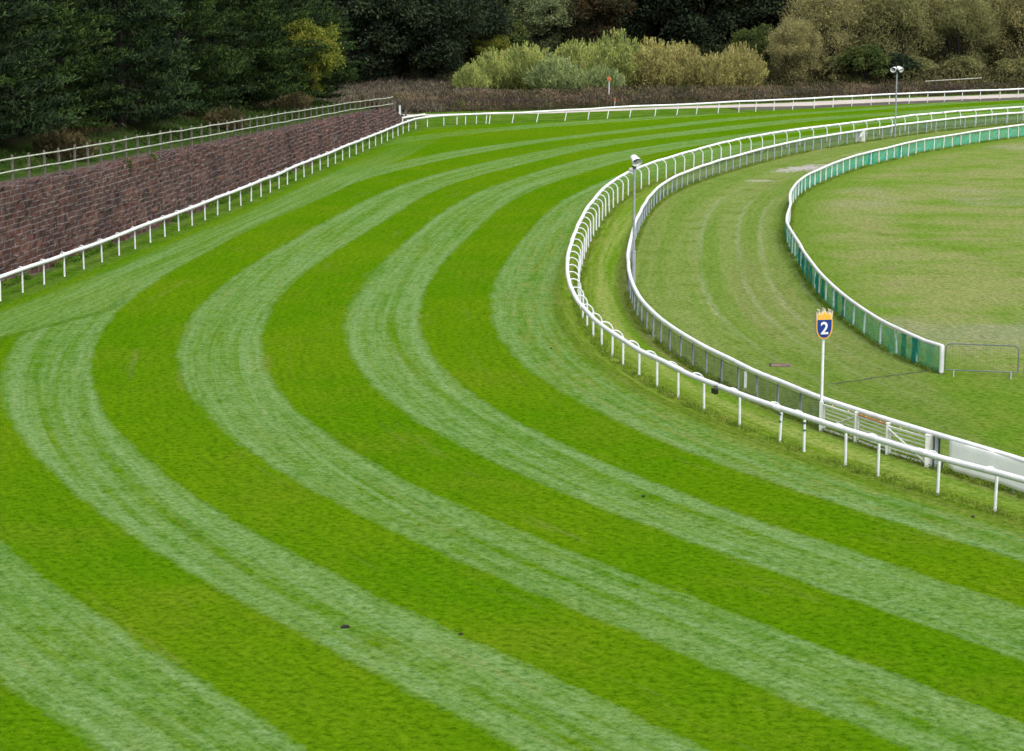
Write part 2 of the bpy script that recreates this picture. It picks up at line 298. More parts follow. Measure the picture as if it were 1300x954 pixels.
kk[d1 >= cols[-1]] = 20
d2, s2 = sdist(pts, refine(F2, 1.5)); d3, s3 = sdist(pts, refine(F3, 1.2))
# behind the end post of the green rail everything belongs to the near infield
dw, sw = sdist(pts, refine(WR, 1.5)); dw = -dw
U = np.interp(pts[:,1], [60, 79, 85.3, 91.8, 97, 110, 133, 149], [3.2, 3.3, 4.9, 3.9, 3.9, 3.3, 3.7, 3.7])
e1, _ = sdist(pts, WLX); bp, sp = sdist(pts, PATH)
fade = np.clip((172-pts[:,1])/38, 0, 1)*(pts[:,0] < 0)

gm, nt, b = new_mat('turf'); n = N(nt)
geo = n.node('ShaderNodeNewGeometry').outputs['Position']
k, d, s, D2, D3, W_, UU, E_, B_, FD = (n.attr(q) for q in ('k','d','s','d2','d3','w','u','e','b','fade'))
fine = n.noise(geo, 9.0, 5, .75)
fine2 = n.noise(geo, 3.2, 4, .7)
f3 = n.noise(geo, 5.0, 6, .8); f4 = n.noise(geo, 1.3, 5, .75)
med = n.noise(geo, .55, 4, .6)
big = n.noise(geo, .09, 3, .6)
dn = n.math('MULTIPLY', d, 1.0)
streak = n.noise(n.comb(n.math('MULTIPLY', d, 2.4), n.math('MULTIPLY', s, .05)), 1.0, 4, .75, .3)
streak2 = n.noise(n.comb(n.math('MULTIPLY', d, 7.0), n.math('MULTIPLY', s, .22)), 1.0, 3, .7)
wstreak = n.noise(n.comb(n.math('MULTIPLY', W_, 2.6), n.math('MULTIPLY', s, .06)), 1.0, 4, .75, .3)
DARK = (.057,.149,.0014); PALE = (.132,.230,.068); BRI = (.105,.175,.022)  # mown stripes: light reflected off the grass lay, held as base colour
jit = n.math('ADD', n.math('MULTIPLY', n.math('SUBTRACT', fine2, .5), .15), n.math('MULTIPLY', n.math('SUBTRACT', med, .5), .16))
kj = n.math('ADD', k, jit)
t = n.math('FRACT', n.math('MULTIPLY', kj, .5))
pale = n.ramp(t, [(0, .5), (.024, 1.), (.472, 1.), (.524, 0.), (.976, 0.), (1, .5)])
# no mown bands behind the last edge on the far side, none inside the inner rail
Yp = n.node('ShaderNodeSeparateXYZ'); n.L(geo, Yp.inputs[0]); YY = Yp.outputs[1]; XX = Yp.outputs[0]
beyond = n.math('MULTIPLY', n.rng(kj, 8.98, 9.05), n.rng(YY, 105, 115))
pale = n.math('MULTIPLY', pale, n.math('SUBTRACT', 1, beyond))
pale = n.math('MULTIPLY', pale, n.rng(d, .55, 1.15))
nearedge = n.math('SUBTRACT', 1, n.math('MULTIPLY', n.rng(k, 8.6, 8.0, 0, 0), 1))
fadefar = n.math('SUBTRACT', 1, n.math('MULTIPLY', n.rng(YY, 150, 185), n.math('MULTIPLY', n.rng(XX, 6, -8), .85)))
pale = n.math('MULTIPLY', pale, fadefar)
uu_ = n.math('ABSOLUTE', n.math('SUBTRACT', n.math('MULTIPLY', t, 4.0), 1.0))
amt = n.math('ADD', n.math('ADD', .50, n.math('MULTIPLY', n.math('POWER', uu_, 2.2), .30)), n.math('MULTIPLY', n.math('SUBTRACT', streak, .5), 2.5), None)
amt = n.math('ADD', amt, n.math('MULTIPLY', n.math('SUBTRACT', fine, .5), .9))
amt = n.math('ADD', amt, n.math('MULTIPLY', n.math('SUBTRACT', f4, .5), 1.6), clamp=True)
# strip mown beside the wall rail
wj = n.math('ADD', W_, n.math('MULTIPLY', n.math('SUBTRACT', fine2, .5), .5))
inw = n.math('MULTIPLY', n.rng(n.math('SUBTRACT', wj, UU), .10, -.10), FD)
wp = n.math('MULTIPLY', n.rng(wj, .7, 1.7), n.math('ADD', .50, n.math('MULTIPLY', n.math('SUBTRACT', wstreak, .5), 2.6), clamp=True))
pf = n.mix(inw, n.math('MULTIPLY', pale, amt), wp)
darkc = n.mix(n.rng(big, .35, .65), DARK, (.078,.160,.0024))
darkc = n.mix(n.math('MULTIPLY', n.rng(n.noise(geo, .22, 4, .65), .50, .64), .45), darkc, (.095,.155,.006))
darkc = n.mix(n.math('MULTIPLY', n.rng(streak, .35, .75), .30), darkc, (.085,.150,.006))
col = n.mix(pf, darkc, PALE)
ppl = n.math('MULTIPLY', n.rng(d, 3.4, 2.2), n.rng(n.noise(n.comb(n.math('MULTIPLY', d, 3.0), n.math('MULTIPLY', s, .35), 4.), 1, 4, .7), .48, .62))
col = n.mix(n.math('MULTIPLY', ppl, .55), col, (.150,.190,.040))
drk = n.math('MULTIPLY', n.rng(n.noise(n.comb(n.math('MULTIPLY', d, 1.8), n.math('MULTIPLY', s, .09), 9.), 1, 3, .6), .60, .68), .25)
col = n.mix(drk, col, n.mix(1, col, (.72,.80,.85), 'MULTIPLY'))
tan = n.math('MULTIPLY', n.rng(n.noise(n.comb(n.math('MULTIPLY', d, 1.2), n.math('MULTIPLY', s, .12), 17.), 1, 4, .7), .58, .72), .35)
col = n.mix(tan, col, (.150,.170,.040))
# dark seam where the wall strip meets the bends
seam = n.math('MULTIPLY', n.math('MULTIPLY', n.rng(n.math('ABSOLUTE', n.math('SUBTRACT', n.math('SUBTRACT', wj, UU), .15)), .35, .1), n.rng(YY, 93, 84)), n.rng(XX, -14.5, -16))
col = n.mix(n.math('MULTIPLY', seam, .7), col, (.055,.13,.008))
# bright, slightly worn verge along the inner rail
vg = n.math('MULTIPLY', n.rng(n.math('ADD', d, n.math('MULTIPLY', n.math('SUBTRACT', med, .5), 1.2)), 1.3, .5), .9)
vcol = n.mix(n.rng(streak2, .4, .65), (.100,.178,.012), (.155,.205,.035))
col = n.mix(vg, col, vcol)
# between the two inner rails
l12 = n.noise(n.comb(n.math('MULTIPLY', D2, 1.1), n.math('MULTIPLY', s, .04)), 1.0, 3, .6, .4)
c12 = n.mix(n.rng(l12, .36, .62), (.098,.195,.010), (.185,.245,.050))
c12 = n.mix(n.math('MULTIPLY', n.rng(D2, .75, .2), .5), c12, (.16,.165,.06))
col = n.mix(n.rng(d, -.55, -.85), col, c12)
# practice ring between mesh rail and green netting: dull, with faint wheel lines
tr = n.noise(n.comb(n.math('MULTIPLY', D2, .75), n.math('MULTIPLY', s, .012)), 1.0, 4, .7, .25)
c23 = n.mix(n.rng(tr, .38, .62), (.112,.185,.028), (.158,.210,.055))
c23 = n.mix(n.math('MULTIPLY', n.rng(med, .45, .7), .6), c23, (.090,.150,.016))
c23 = n.mix(n.math('MULTIPLY', n.rng(n.noise(n.comb(n.math('MULTIPLY', D2, .5), n.math('MULTIPLY', s, .02), 3.3), 1, 3, .6), .52, .66), .40), c23, (.165,.175,.062))
def line(at, wdt):
    return n.rng(n.math('ABSOLUTE', n.math('ADD', n.math('SUBTRACT', D2, at), n.math('MULTIPLY', n.math('SUBTRACT', med, .5), .5))), wdt, wdt*.3)
lines = n.math('ADD', n.math('ADD', line(-3.1, .22), line(-4.9, .20)), n.math('ADD', line(-6.0, .18), line(-7.3, .15)), clamp=True)
lfade = n.math('MULTIPLY', n.rng(n.noise(n.comb(n.math('MULTIPLY', s, .05), 1.7), 1, 2), .36, .56), .36)
c23 = n.mix(n.math('MULTIPLY', lines, lfade), c23, (.22,.26,.13))
c23 = n.mix(n.math('MULTIPLY', n.rng(YY, 84, 66), .55), c23, (.085,.150,.016))
m2 = n.rng(n.math('ADD', D2, n.math('MULTIPLY', n.math('SUBTRACT', fine2, .5), .5)), .0, -.5)
col = n.mix(m2, col, c23)
# far infield beyond the green rail: patchy, tired grass
pv = n.node('ShaderNodeMapping'); n.L(geo, pv.inputs['Vector']); pv.inputs['Scale'].default_value = (.8, 1, 1)
p1 = n.noise(pv.outputs[0], .16, 5, .68); p2 = n.noise(pv.outputs[0], .5, 5, .7)
c3 = n.mix(n.rng(p1, .38, .60), (.110,.190,.022), (.180,.215,.064))
c3 = n.mix(n.math('MULTIPLY', n.rng(p2, .50, .66), .55), c3, (.185,.185,.075))
c3 = n.mix(n.math('MULTIPLY', n.rng(p2, .46, .30), .8), c3, (.095,.150,.020))
c3 = n.mix(n.math('MULTIPLY', n.rng(n.noise(pv.outputs[0], .07, 3, .5), .54, .64), .5), c3, (.23,.23,.15))
c3 = n.mix(n.rng(D3, -2.6, -.3), c3, (.110,.180,.022))
col = n.mix(n.rng(D3, .15, -.15), col, c3)
col = n.mix(n.math('MULTIPLY', n.math('MULTIPLY', n.rng(YY, 73.5, 70.5), n.rng(XX, 13.0, 14.2)), .85), col, n.mix(n.rng(med, .3, .7), (.078,.170,.010), (.115,.175,.02)))
# bare sandy patch on the practice ring
sx = n.math('DIVIDE', n.math('SUBTRACT', XX, 19.2), 2.9); sy = n.math('DIVIDE', n.math('SUBTRACT', n.math('SUBTRACT', YY, 144.2), n.math('MULTIPLY', n.math('SUBTRACT', XX, 19.2), .95)), 2.1)
rr = n.math('ADD', n.math('MULTIPLY', sx, sx), n.math('MULTIPLY', sy, sy))
rr = n.math('ADD', rr, n.math('MULTIPLY', n.math('SUBTRACT', f4, .5), 5.0))
col = n.mix(n.math('MULTIPLY', n.rng(rr, .8, .2), .85), col, n.mix(fine2, (.30,.28,.25), (.42,.40,.38)))
ax = n.math('DIVIDE', n.math('SUBTRACT', XX, 15.3), 1.1); ay = n.math('DIVIDE', n.math('SUBTRACT', YY, 136.0), .9)
rr2 = n.math('ADD', n.math('ADD', n.math('MULTIPLY', ax, ax), n.math('MULTIPLY', ay, ay)), n.math('MULTIPLY', n.math('SUBTRACT', fine2, .5), 4.5))
col = n.mix(n.math('MULTIPLY', n.rng(rr2, .8, .2), .7), col, (.30,.30,.24))
# verge by the outer rail, rough ground beyond, wall foot
vmask = n.rng(W_, .9, .1)
col = n.mix(n.math('MULTIPLY', vmask, .85), col, n.mix(n.rng(med, .35, .65), (.045,.115,.006), (.090,.150,.022)))
col = n.mix(n.math('MULTIPLY', n.rng(W_, -.9, -1.4), n.rng(YY, 182, 172)), col, (.060,.095,.020))
rough_c = n.mix(n.rng(med, .35, .6), (.060,.052,.030), (.050,.062,.020))
col = n.mix(n.math('MAXIMUM', n.rng(B_, 3.0, 5.0), n.math('MULTIPLY', n.rng(YY, 181, 183), n.rng(XX, -7.2, -9.0))), col, rough_c)
lt = n.math('MULTIPLY', n.rng(E_, .45, .6), n.rng(YY, 186, 181))
c_l = n.mix(n.rng(n.math('ADD', E_, n.math('MULTIPLY', med, 1.4)), 1.7, 2.6), (.11,.085,.07), n.mix(n.rng(med, .4, .6), (.022,.050,.008), (.042,.070,.014)))  # gravel strip, then terrace grass with the pines' shade in its colour
c_l = n.mix(n.rng(n.math('ADD', E_, n.math('MULTIPLY', med, 3)), 6.5, 8.5), c_l, (.030,.026,.016))
col = n.mix(lt, col, c_l)
# soil speckles and single pale blades
col = n.mix(n.math('MULTIPLY', n.rng(f3, .50, .60), .62), col, n.mix(1, col, (1.55,1.32,2.2), 'MULTIPLY'))
col = n.mix(n.math('MULTIPLY', n.rng(f3, .49, .39), .85), col, n.mix(1, col, (.48,.58,.5), 'MULTIPLY'))
f5 = n.noise(geo, 14.0, 4, .8)
col = n.mix(n.math('MULTIPLY', n.rng(f5, .55, .66), .5), col, n.mix(1, col, (.38,.48,.5), 'MULTIPLY'))
s3 = n.noise(n.comb(n.math('MULTIPLY', d, 5.0), n.math('MULTIPLY', s, .5), 3.), 1.0, 4, .75)
col = n.mix(n.math('MULTIPLY', n.rng(s3, .50, .38), .35), col, n.mix(1, col, (.65,.75,.7), 'MULTIPLY'))
col = n.mix(n.math('MULTIPLY', n.rng(s3, .52, .64), .30), col, n.mix(1, col, (1.5,1.2,1.4), 'MULTIPLY'))
col = n.mix(n.math('MULTIPLY', n.rng(f4, .50, .38), .28), col, n.mix(1, col, (.70,.80,.70), 'MULTIPLY'))
col = n.mix(n.math('MULTIPLY', n.rng(n.noise(geo, 2.1, 4, .8), .60, .72), .25), col, n.mix(1, col, (1.5,1.15,1.3), 'MULTIPLY'))
n.L(col, b.inputs['Base Color']); b.inputs['Roughness'].default_value = 1; b.inputs['Specular IOR Level'].default_value = 0
hgt = n.math('ADD', n.math('MULTIPLY', fine, .7), n.math('MULTIPLY', n.noise(geo, 24, 3, .8), .5))
n.L(n.bump(hgt, .75, .10), b.inputs['Normal'])
ground = mesh('ground', np.c_[pts, gz.ravel()], quads, gm, None, True,
    dict(k=kk, d=d1, s=s1, d2=d2, d3=d3, w=dw, u=U, e=e1, b=bp, fade=fade))
tag(ground, kind='structure')

def ribbon(name, P, w0, w1, z, mat, step=1.0, jit=0.0, attrs=False):
    Q = refine(P, step); L = clen(Q); tt = tang(Q, L); nn_ = np.c_[-tt[:,1], tt[:,0]]
    ws = np.linspace(w0, w1, 5); V = []; nar = np.interp(L, [0, 24, 40], [.35, .5, 1.]) if name == 'path' else np.ones(len(Q))
    for i, w in enumerate(ws):
        j = (rng.random(len(Q))-.5)*jit*(i in (0, 4)); p = Q+nn_*((w+j)*nar)[:,None]
        zz = z if i not in (0, 4) else z-.06
        V.append(np.c_[p, hfun(p[:,0], p[:,1])+zz])
    m = len(Q); V = np.vstack(V); F = []
    for i in range(4):
        for j in range(m-1): F.append((i*m+j, i*m+j+1, (i+1)*m+j+1, (i+1)*m+j))
    return mesh(name, V, F, mat, None, True)
pm, nt, b = new_mat('gravel_path'); n = N(nt); geo = n.node('ShaderNodeNewGeometry').outputs['Position']
f = n.noise(geo, 6, 5, .7); g = n.noise(geo, .3, 3)
n.L(n.mix(n.rng(g, .4, .65), n.mix(f, (.34,.29,.27), (.46,.41,.39)), n.mix(f, (.30,.27,.24), (.40,.35,.32))), b.inputs['Base Color']); b.inputs['Roughness'].default_value = .95
n.L(n.bump(f, .5, .03), b.inputs['Normal'])
tag(ribbon('path', PATH, -2.0, 2.6, .05, pm, 1.0, .5), kind='structure')
sm, nt, b = new_mat('dark_path_strip'); n = N(nt); geo = n.node('ShaderNodeNewGeometry').outputs['Position']
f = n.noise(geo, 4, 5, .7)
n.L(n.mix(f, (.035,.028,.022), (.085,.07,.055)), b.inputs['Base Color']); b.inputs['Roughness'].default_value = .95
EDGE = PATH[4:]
edge_strip = ribbon('path_edge', EDGE, -5.0, -2.1, .06, sm, 1.0, .6); tag(edge_strip, kind='structure')  # flat dark brown band on the track side of the path
gv = MB()
a0 = A([10.33,70.08]); a1 = A([13.9,72.42]); prev = None
V = []; 
for i in range(25):
    p = a0+(a1-a0)*i/24 + rng.normal(0, .035, 2); V += [(p[0]-.02, p[1]+.05+.05*rng.random(), .004), (p[0]+.02, p[1]-.05-.05*rng.random(), .004)]
gmat = paint('drain_line_soil', (.05,.065,.022), .95, .3)
tag(mesh('drain_line', V, [(2*i, 2*i+1, 2*i+3, 2*i+2) for i in range(24)], gmat), kind='structure')

# ---------------------------------------------------------------- rails and posts
def copy_post(proto, parent, loc, rz, first, sc=(1,1,1), tilt=(0,0)):
    o = proto if first else proto.copy()
    if not first: C.objects.link(o)
    o.parent = parent; o.location = loc; o.rotation_euler = (tilt[0], tilt[1], rz); o.scale = sc
    return o

def rail_curve(P, s0, s1, off, z, step=.7, wob=.02, seed=1):
    g = np.random.default_rng(seed); s = np.arange(s0, s1, step); q = cat(P, s); t = tang(P, s); nn_ = np.c_[-t[:,1], t[:,0]]
    key = np.arange(s0-3, s1+6, 2.1); wz = np.interp(s, key, g.normal(0, wob, len(key))); wx = np.interp(s, key, g.normal(0, wob, len(key)))
    p = q+nn_*(off+wx)[:,None]
    return np.c_[p, z+wz]

F1s = refine(F1, .6); LF1 = clen(F1s)[-1]
_, sa = sdist(A([(11.8,52.5)]), F1s)
measured = A([(1260,651),(1184,630),(1110,606),(1065,593),(1010,575),(979,563.6),(932,543),(886,523),(853.4,507),(826.3,492.3),(802.4,478.5),(784.6,464),(769,453),(756.2,440)])
TH = math.atan(532/2800)
def G(px, py, z=0.0):
    """ground point seen at a photo coordinate (site survey from the photograph)"""
    x = (px-650)/2800; y = (py-477)/2800
    dy = math.cos(TH)-y*math.sin(TH); dz = y*math.cos(TH)+math.sin(TH)
    return np.array([x*(H-z)/dz, dy*(H-z)/dz])
ms = sorted(float(sdist(A([G(*m)]), F1s)[1][0]) for m in measured)
pre = [ms[0]-2.3*i for i in range(5, 0, -1)]
post_s = pre + ms + list(np.arange(ms[-1]+2.08, LF1-24, 2.08))
post_s = post_s[:96]
inner = empty('running_rail', (*cat(F1s, A([ms[0]]))[0], 0), 'long white running rail of hooped posts along the inner edge of the striped track', 'rail')
def hoop_post(h, reach, r, back=0.0, name='post', mat='white_post'):
    mb = MB(); rad = .30; pts_ = [(0, 0, -.15), (0, 0, .3), (0, 0, h-rad)]
    for i in range(1, 7):
        a = math.pi/2*i/6; pts_.append((0, rad*(1-math.cos(a)), h-rad+rad*math.sin(a)))
    pts_.append((0, reach, h-.03))
    rr = [r]*3+[r*.72]*7
    mb.tube(pts_, rr, 8)
    o = mb.build(name, M[mat], None, True); return o
RAIL_H = 1.16
i0 = inner.location.copy()
pr = rail_curve(F1s, max(post_s[0]-1, 0), post_s[-1]+1, .45, RAIL_H, .7, .012, 4); pr[:,:2] -= A(i0[:2])
mb = MB(); mb.tube(pr, .083, 10); mb.build('rail', M['white'], inner, True)
# joint sleeves where rail lengths meet
sl = None
for i, s_ in enumerate(np.arange(post_s[0]+1.1, post_s[-1], 6.3)):
    q = rail_curve(F1s, s_, s_+.5, .45, RAIL_H, .2, .0, 4)[:2]; q[:,:2] -= A(i0[:2])
    if sl is None:
        m_ = MB(); m_.tube([(-.16,0,0),(.16,0,0)], .092, 10); sl = m_.build('rail_sleeve', M['white'], inner, True); first = True
    else: first = False
    t = q[1]-q[0]; copy_post(sl, inner, tuple(q[0]), math.atan2(t[1], t[0]), first)
hp = hoop_post(RAIL_H+.035, .45, .040)
tt = tang(F1s, A(post_s)); qq = cat(F1s, A(post_s))
for i, (q, t) in enumerate(zip(qq, tt)):
    copy_post(hp, inner, (q[0]-i0[0], q[1]-i0[1], 0), math.atan2(t[1], t[0]), i == 0, (1, 1, 1+rng.normal(0, .006)), (rng.normal(0, .012), rng.normal(0, .012)))
# blue tape on two near posts
near2 = [cat(F1s, A([float(sdist(A([G(*p)]), F1s)[1][0])]))[0] for p in ((979,563.6), (1010,575))]
tapem = paint('dark_blue_tape', (.03,.07,.14), .6, .1)
for q in near2:
    for z in (.62, .83):
        mb = MB(); mb.tube([(q[0]-i0[0], q[1]-i0[1], z-.022), (q[0]-i0[0], q[1]-i0[1], z+.022)], .047, 8); mb.build('tape_band', tapem, inner)
# black camera box and grey sensor box on the rail
def boxy(name, c, rz, mat, label, cat_, parts):
    o = empty(name, c, label, cat_, None, rz)
    for nm, cc, dd, mt in parts:
        m_ = MB(); m_.box(cc, dd); ob = m_.build(nm, M[mt], o); bv = ob.modifiers.new('b', 'BEVEL'); bv.width = .012; bv.segments = 2
    return o
s_box = float(sdist(A([G(925, 539)]), F1s)[1][0]); q = cat(F1s, A([s_box]))[0]; t = tang(F1s, A([s_box]))[0]; nn_ = A([-t[1], t[0]])
q = q+nn_*.60
cb = boxy('trackside_box', (q[0], q[1], RAIL_H-.12), math.atan2(t[1], t[0]), 'black', 'small black box strapped to the near stretch of the inner running rail', 'box',
    [('case', (0,0,0), (.24,.12,.16), 'black'), ('strap', (0,-.07,.14), (.05,.20,.03), 'black')])
m_ = MB(); m_.tube([(-.02,-.12,.14),(-.02,-.12,.40)], .010, 6); m_.build('aerial', M['black'], cb)
s_b2 = float(sdist(A([G(806, 244)]), F1s)[1][0]); q = cat(F1s, A([s_b2]))[0]; t = tang(F1s, A([s_b2]))[0]; q = q+A([-t[1], t[0]])*.30
boxy('sensor_box', (q[0], q[1], RAIL_H+.17), math.atan2(t[1], t[0]), 'grey', 'small pale grey box on top of the inner rail beside the loudspeaker pole', 'box',
    [('case', (0,0,0), (.40,.20,.16), 'sign_side'), ('bracket', (0,0,-.10), (.08,.30,.05), 'grey_metal')])

# ---- mesh fence with white top rail (second curve)
F2s = refine(F2, .6); LF2 = clen(F2s)[-1]; H2 = .93
s2a = float(sdist(A([G(1287,626.8)]), F2s)[1][0]); s2g0 = float(sdist(A([G(1188,595.3)]), F2s)[1][0]); s2g1 = float(sdist(A([G(1043.6,547.7)]), F2s)[1][0])
mf = empty('mesh_fence', (*G(1043.6,547.7), 0), 'white topped fence with grey netting curving round the practice ring inside the running rail', 'fence')
o0 = A(mf.location[:2])
pr = rail_curve(F2s, s2a-9, LF2-1, 0, H2, .7, .014, 9); pr[:,:2] -= o0
mb = MB(); mb.tube(pr, .078, 10); mb.build('top_rail', M['white'], mf, True)
def straight_post(name, w, dpt, h, mat, parent):
    m_ = MB(); m_.box((0,0,h/2-.05), (w, dpt, h+.1)); o = m_.build(name, M[mat], parent)
    bv = o.modifiers.new('b', 'BEVEL'); bv.width = w*.2; bv.segments = 1; return o
fp = straight_post('post', .065, .065, H2-.02, 'fence_post', mf)
s_list = list(np.arange(s2g1+1.55, s2g1+1.55+93*1.50, 1.50)); s_list = [x for x in s_list if x < LF2-.5]
near_posts = [float(sdist(A([G(*p)]), F2s)[1][0]) for p in ((1236.6,610),(1287,626.8))] + [s2a-2.2, s2a-4.4, s2a-6.6]
allp = s_list+near_posts
qq = cat(F2s, A(allp)); tt = tang(F2s, A(allp))
for i, (q, t) in enumerate(zip(qq, tt)):
    copy_post(fp, mf, (q[0]-o0[0], q[1]-o0[1], 0), math.atan2(t[1], t[0]), i == 0, (1,1,1), (rng.normal(0,.012), rng.normal(0,.014)))
def net(name, P, s0, s1, z0, z1, off, mat, parent, org, sag=.03, step=.3, seed=2):
    g = np.random.default_rng(seed); s = np.arange(s0, s1, step); q = cat(P, s); t = tang(P, s); nn_ = np.c_[-t[:,1], t[:,0]]
    V = []; rows = 5
    for r_ in range(rows):
        z = z0+(z1-z0)*r_/(rows-1); o_ = off+g.normal(0, sag, len(s))*(.3 if r_ in (0, rows-1) else 1)
        zz = z+(g.normal(0, .02, len(s)) if r_ == 0 else 0)
        p = q+nn_*o_[:,None]-org; V.append(np.c_[p, zz*np.ones(len(s))])
    m = len(s); V = np.vstack(V)
    F = [(a*m+j, a*m+j+1, (a+1)*m+j+1, (a+1)*m+j) for a in range(rows-1) for j in range(m-1)]
    return mesh(name, V, F, M[mat], parent)
net('netting', F2s, s2g1+.06, LF2-1, .05, H2-.1, .05, 'net_grey', mf, o0, .015)
for zz, r_ in ((H2-.115, .010), (.07, .009)):
    pr = rail_curve(F2s, s2g1, LF2-1, .05, zz, .8, .008, 12); pr[:,:2] -= o0
    mb = MB(); mb.tube(pr, r_, 5); mb.build('netting_wire', M['dark_metal'], mf)

# ---- gates below the near stretch of that rail
gp = [G(1043.6,547.7), G(1086.6,562.4), G(1126.6,577), G(1178.7,593)]
def gate_panel(name, a, b, label, brace, orange=False, catg='gate'):
    d_ = b-a; L_ = np.hypot(*d_); rz = math.atan2(d_[1], d_[0])
    o = empty(name, (a[0], a[1], 0), label, catg, None, rz)
    x0, x1 = .07, L_-.07
    for x in (x0, x1):
        m_ = MB(); m_.box((x, 0, .41), (.07, .05, .74)); m_.build('stile', M['gate'], o)
    m_ = MB(); m_.box(((x0+x1)/2, 0, .79), (x1-x0+.07, .055, .05)); m_.build('top_bar', M['gate'] if not orange else M['gate'], o)
    for z in (.08, .20, .32, .44, .56, .67):
        m_ = MB(); m_.box(((x0+x1)/2, 0, z), (x1-x0-.072, .024, .032 if z > .1 else .05)); m_.build('bar', M['gate'], o)
    if orange:
        m_ = MB(); m_.box(((x0+x1)/2, 0, .832), (x1-x0, .05, .025)); ob = m_.build('orange_edging', M['orange'], o)
    if brace:
        p, q = ((x0, .10), (x1, .74)) if brace > 0 else ((x0, .74), (x1, .10))
        m_ = MB(); m_.tube([(p[0], -.036, p[1]), (q[0], -.036, q[1])], .022, 6); m_.build('brace', M['gate'], o)
    for fx in (.28, .78):
        m_ = MB(); m_.box((x0+(x1-x0)*fx, 0, .845), (.03, .03, .055)); m_.build('peg', M['pale_gold'], o)
    return o
g1 = gate_panel('rail_gate', gp[0], gp[1], 'white barred gate with rising diagonal brace beside the number marker post', 1)
g2 = gate_panel('barred_hurdle', gp[1], gp[2], 'white barred panel with orange top edge between the two braced gates', 0, True, 'hurdle')
g3 = gate_panel('rail_gate', gp[2], gp[3], 'white barred gate with falling diagonal brace next to the white banner', -1)
# posts of the gateway
for i, (p, w, lab) in enumerate([(gp[1], .09, 'square white gate post where the braced gate meets the orange topped panel'),
        (gp[2], .10, 'square white gate post on the right of the orange topped panel'),
        (gp[3], .19, 'wide white gate post at the right end of the gates')]):
    m_ = MB(); m_.box((0,0,.42), (w, w*.8, .9)); m_.box((0,0,.885), (w+.02, w*.8+.02, .03))
    o = m_.build('gate_post', M['gate']); o.location = (p[0], p[1], 0); o.rotation_euler = (0,0,R(-20)); tag(o, lab, 'post')
q = G(1188,595.3)
dp = empty('fence_post', (q[0], q[1], 0), 'pale and dark paired end post between the gates and the white banner', 'post', None, R(-20))
m_ = MB(); m_.box((0,0,.45), (.085,.07,.92)); m_.build('pale_upright', M['fence_post'], dp)
for x in (-.075, .075): m_ = MB(); m_.box((x,.0,.44), (.045,.05,.9)); m_.build('dark_upright', M['dark_metal'], dp)
# wide base post carrying the far side of the gateway
m_ = MB(); m_.box((0,0,.44), (.11,.09,.9)); o = m_.build('gate_post', M['white_post']); o.location = (gp[0][0]-.03, gp[0][1], 0); o.rotation_euler = (0,0,R(-20)); tag(o, 'white gate post at the foot of the number marker', 'post')
# white banner over the fence
s_b0 = float(sdist(A([G(1206,601)]), F2s)[1][0]); ss = np.linspace(s_b0, s_b0-8.5, 60)
qb = cat(F2s, ss); tb = tang(F2s, ss); nb = np.c_[-tb[:,1], tb[:,0]]
V = []; g = np.random.default_rng(5); rows = 9
wv = np.convolve(g.normal(0, .03, 70), np.ones(8)/8, 'same')[:60]*1.6
for r_ in range(rows):
    f_ = r_/(rows-1); z = .14+(H2+.055-.14)*f_
    if r_ == 0: z = .14+.0
    off = .095-.02*f_ + wv*(1-f_)*.9 + .012*np.sin(ss*5+f_*3)*(1-f_)
    if r_ == rows-1: off = off*0+.05
    zz = z+.02*np.sin(ss*1.9)*(1-f_); zz[:2] += .06*(1-f_)
    V.append(np.c_[qb+nb*off[:,None], zz])
V = np.vstack(V); F = [(a*60+j, a*60+j+1, (a+1)*60+j+1, (a+1)*60+j) for a in range(rows-1) for j in range(59)]
bn = mesh('banner', V, F, M['banner'], None, True); sol = bn.modifiers.new('s', 'SOLIDIFY'); sol.thickness = .006
tag(bn, 'plain white banner sheet hung along the near right end of the white topped fence', 'banner')
# dark netting frame beside it
qa = G(1195,597); m_ = MB(); m_.tube([(0,0,.86),(.5,-.22,.86)], .012, 5); m_.tube([(0.02,-.02,-.02),(0.02,-.02,.20),(.10,-.05,.24),(.34,-.17,.24)], .018, 6)
o = m_.build('bent_pipe', M['dark_metal']); o.location = (qa[0], qa[1], 0); tag(o, 'dark bent metal pipe on the grass beside the left edge of the banner', 'pipe')

# ---- number marker
mk = G(1043.6,547.7); ms_ = empty('number_marker', (mk[0]-.02, mk[1]+.12, 0), 'white pole with a crowned blue shield showing the number two', 'marker sign', None, R(10))
m_ = MB(); m_.tube([(0,0,-.1),(0,0,2.8)], .043, 12); m_.build('pole', M['white'], ms_, True)
def shield(w, top, bot, inset=0):
    pts_ = [(-w, top), (w, top), (w, bot+.34)]
    for i in range(1, 9):
        a = i/9*math.pi/2; pts_.append((w*math.cos(a)**.85, bot+.34-.34*math.sin(a)))
    pts_.append((0, bot))
    pts_ += [(-x, y) for x, y in pts_[3:-1][::-1]]; pts_.append((-w, bot+.34)); return pts_
def slab(pts_, y0, y1, name, mat, parent):
    m = len(pts_); V = [(x, y0, z) for x, z in pts_]+[(x, y1, z) for x, z in pts_]
    F = [tuple(range(m)), tuple(range(2*m-1, m-1, -1))]+[(i, i+m, (i+1)%m+m, (i+1)%m) for i in range(m)]
    return mesh(name, V, F, mat, parent)
zb, zt = 2.72, 3.30
crown = [(-.235, zt-.02), (.235, zt-.02), (.262, zt+.24), (.205, zt+.13), (.165, zt+.25), (.10, zt+.15), (0, zt+.31), (-.10, zt+.15), (-.165, zt+.25), (-.205, zt+.13), (-.262, zt+.24)]
slab(shield(.245, zt, zb), -.07, .07, 'shield', M['sign_side'], ms_)
cw = slab(crown, -.055, .055, 'crown', M['sign_side'], ms_)
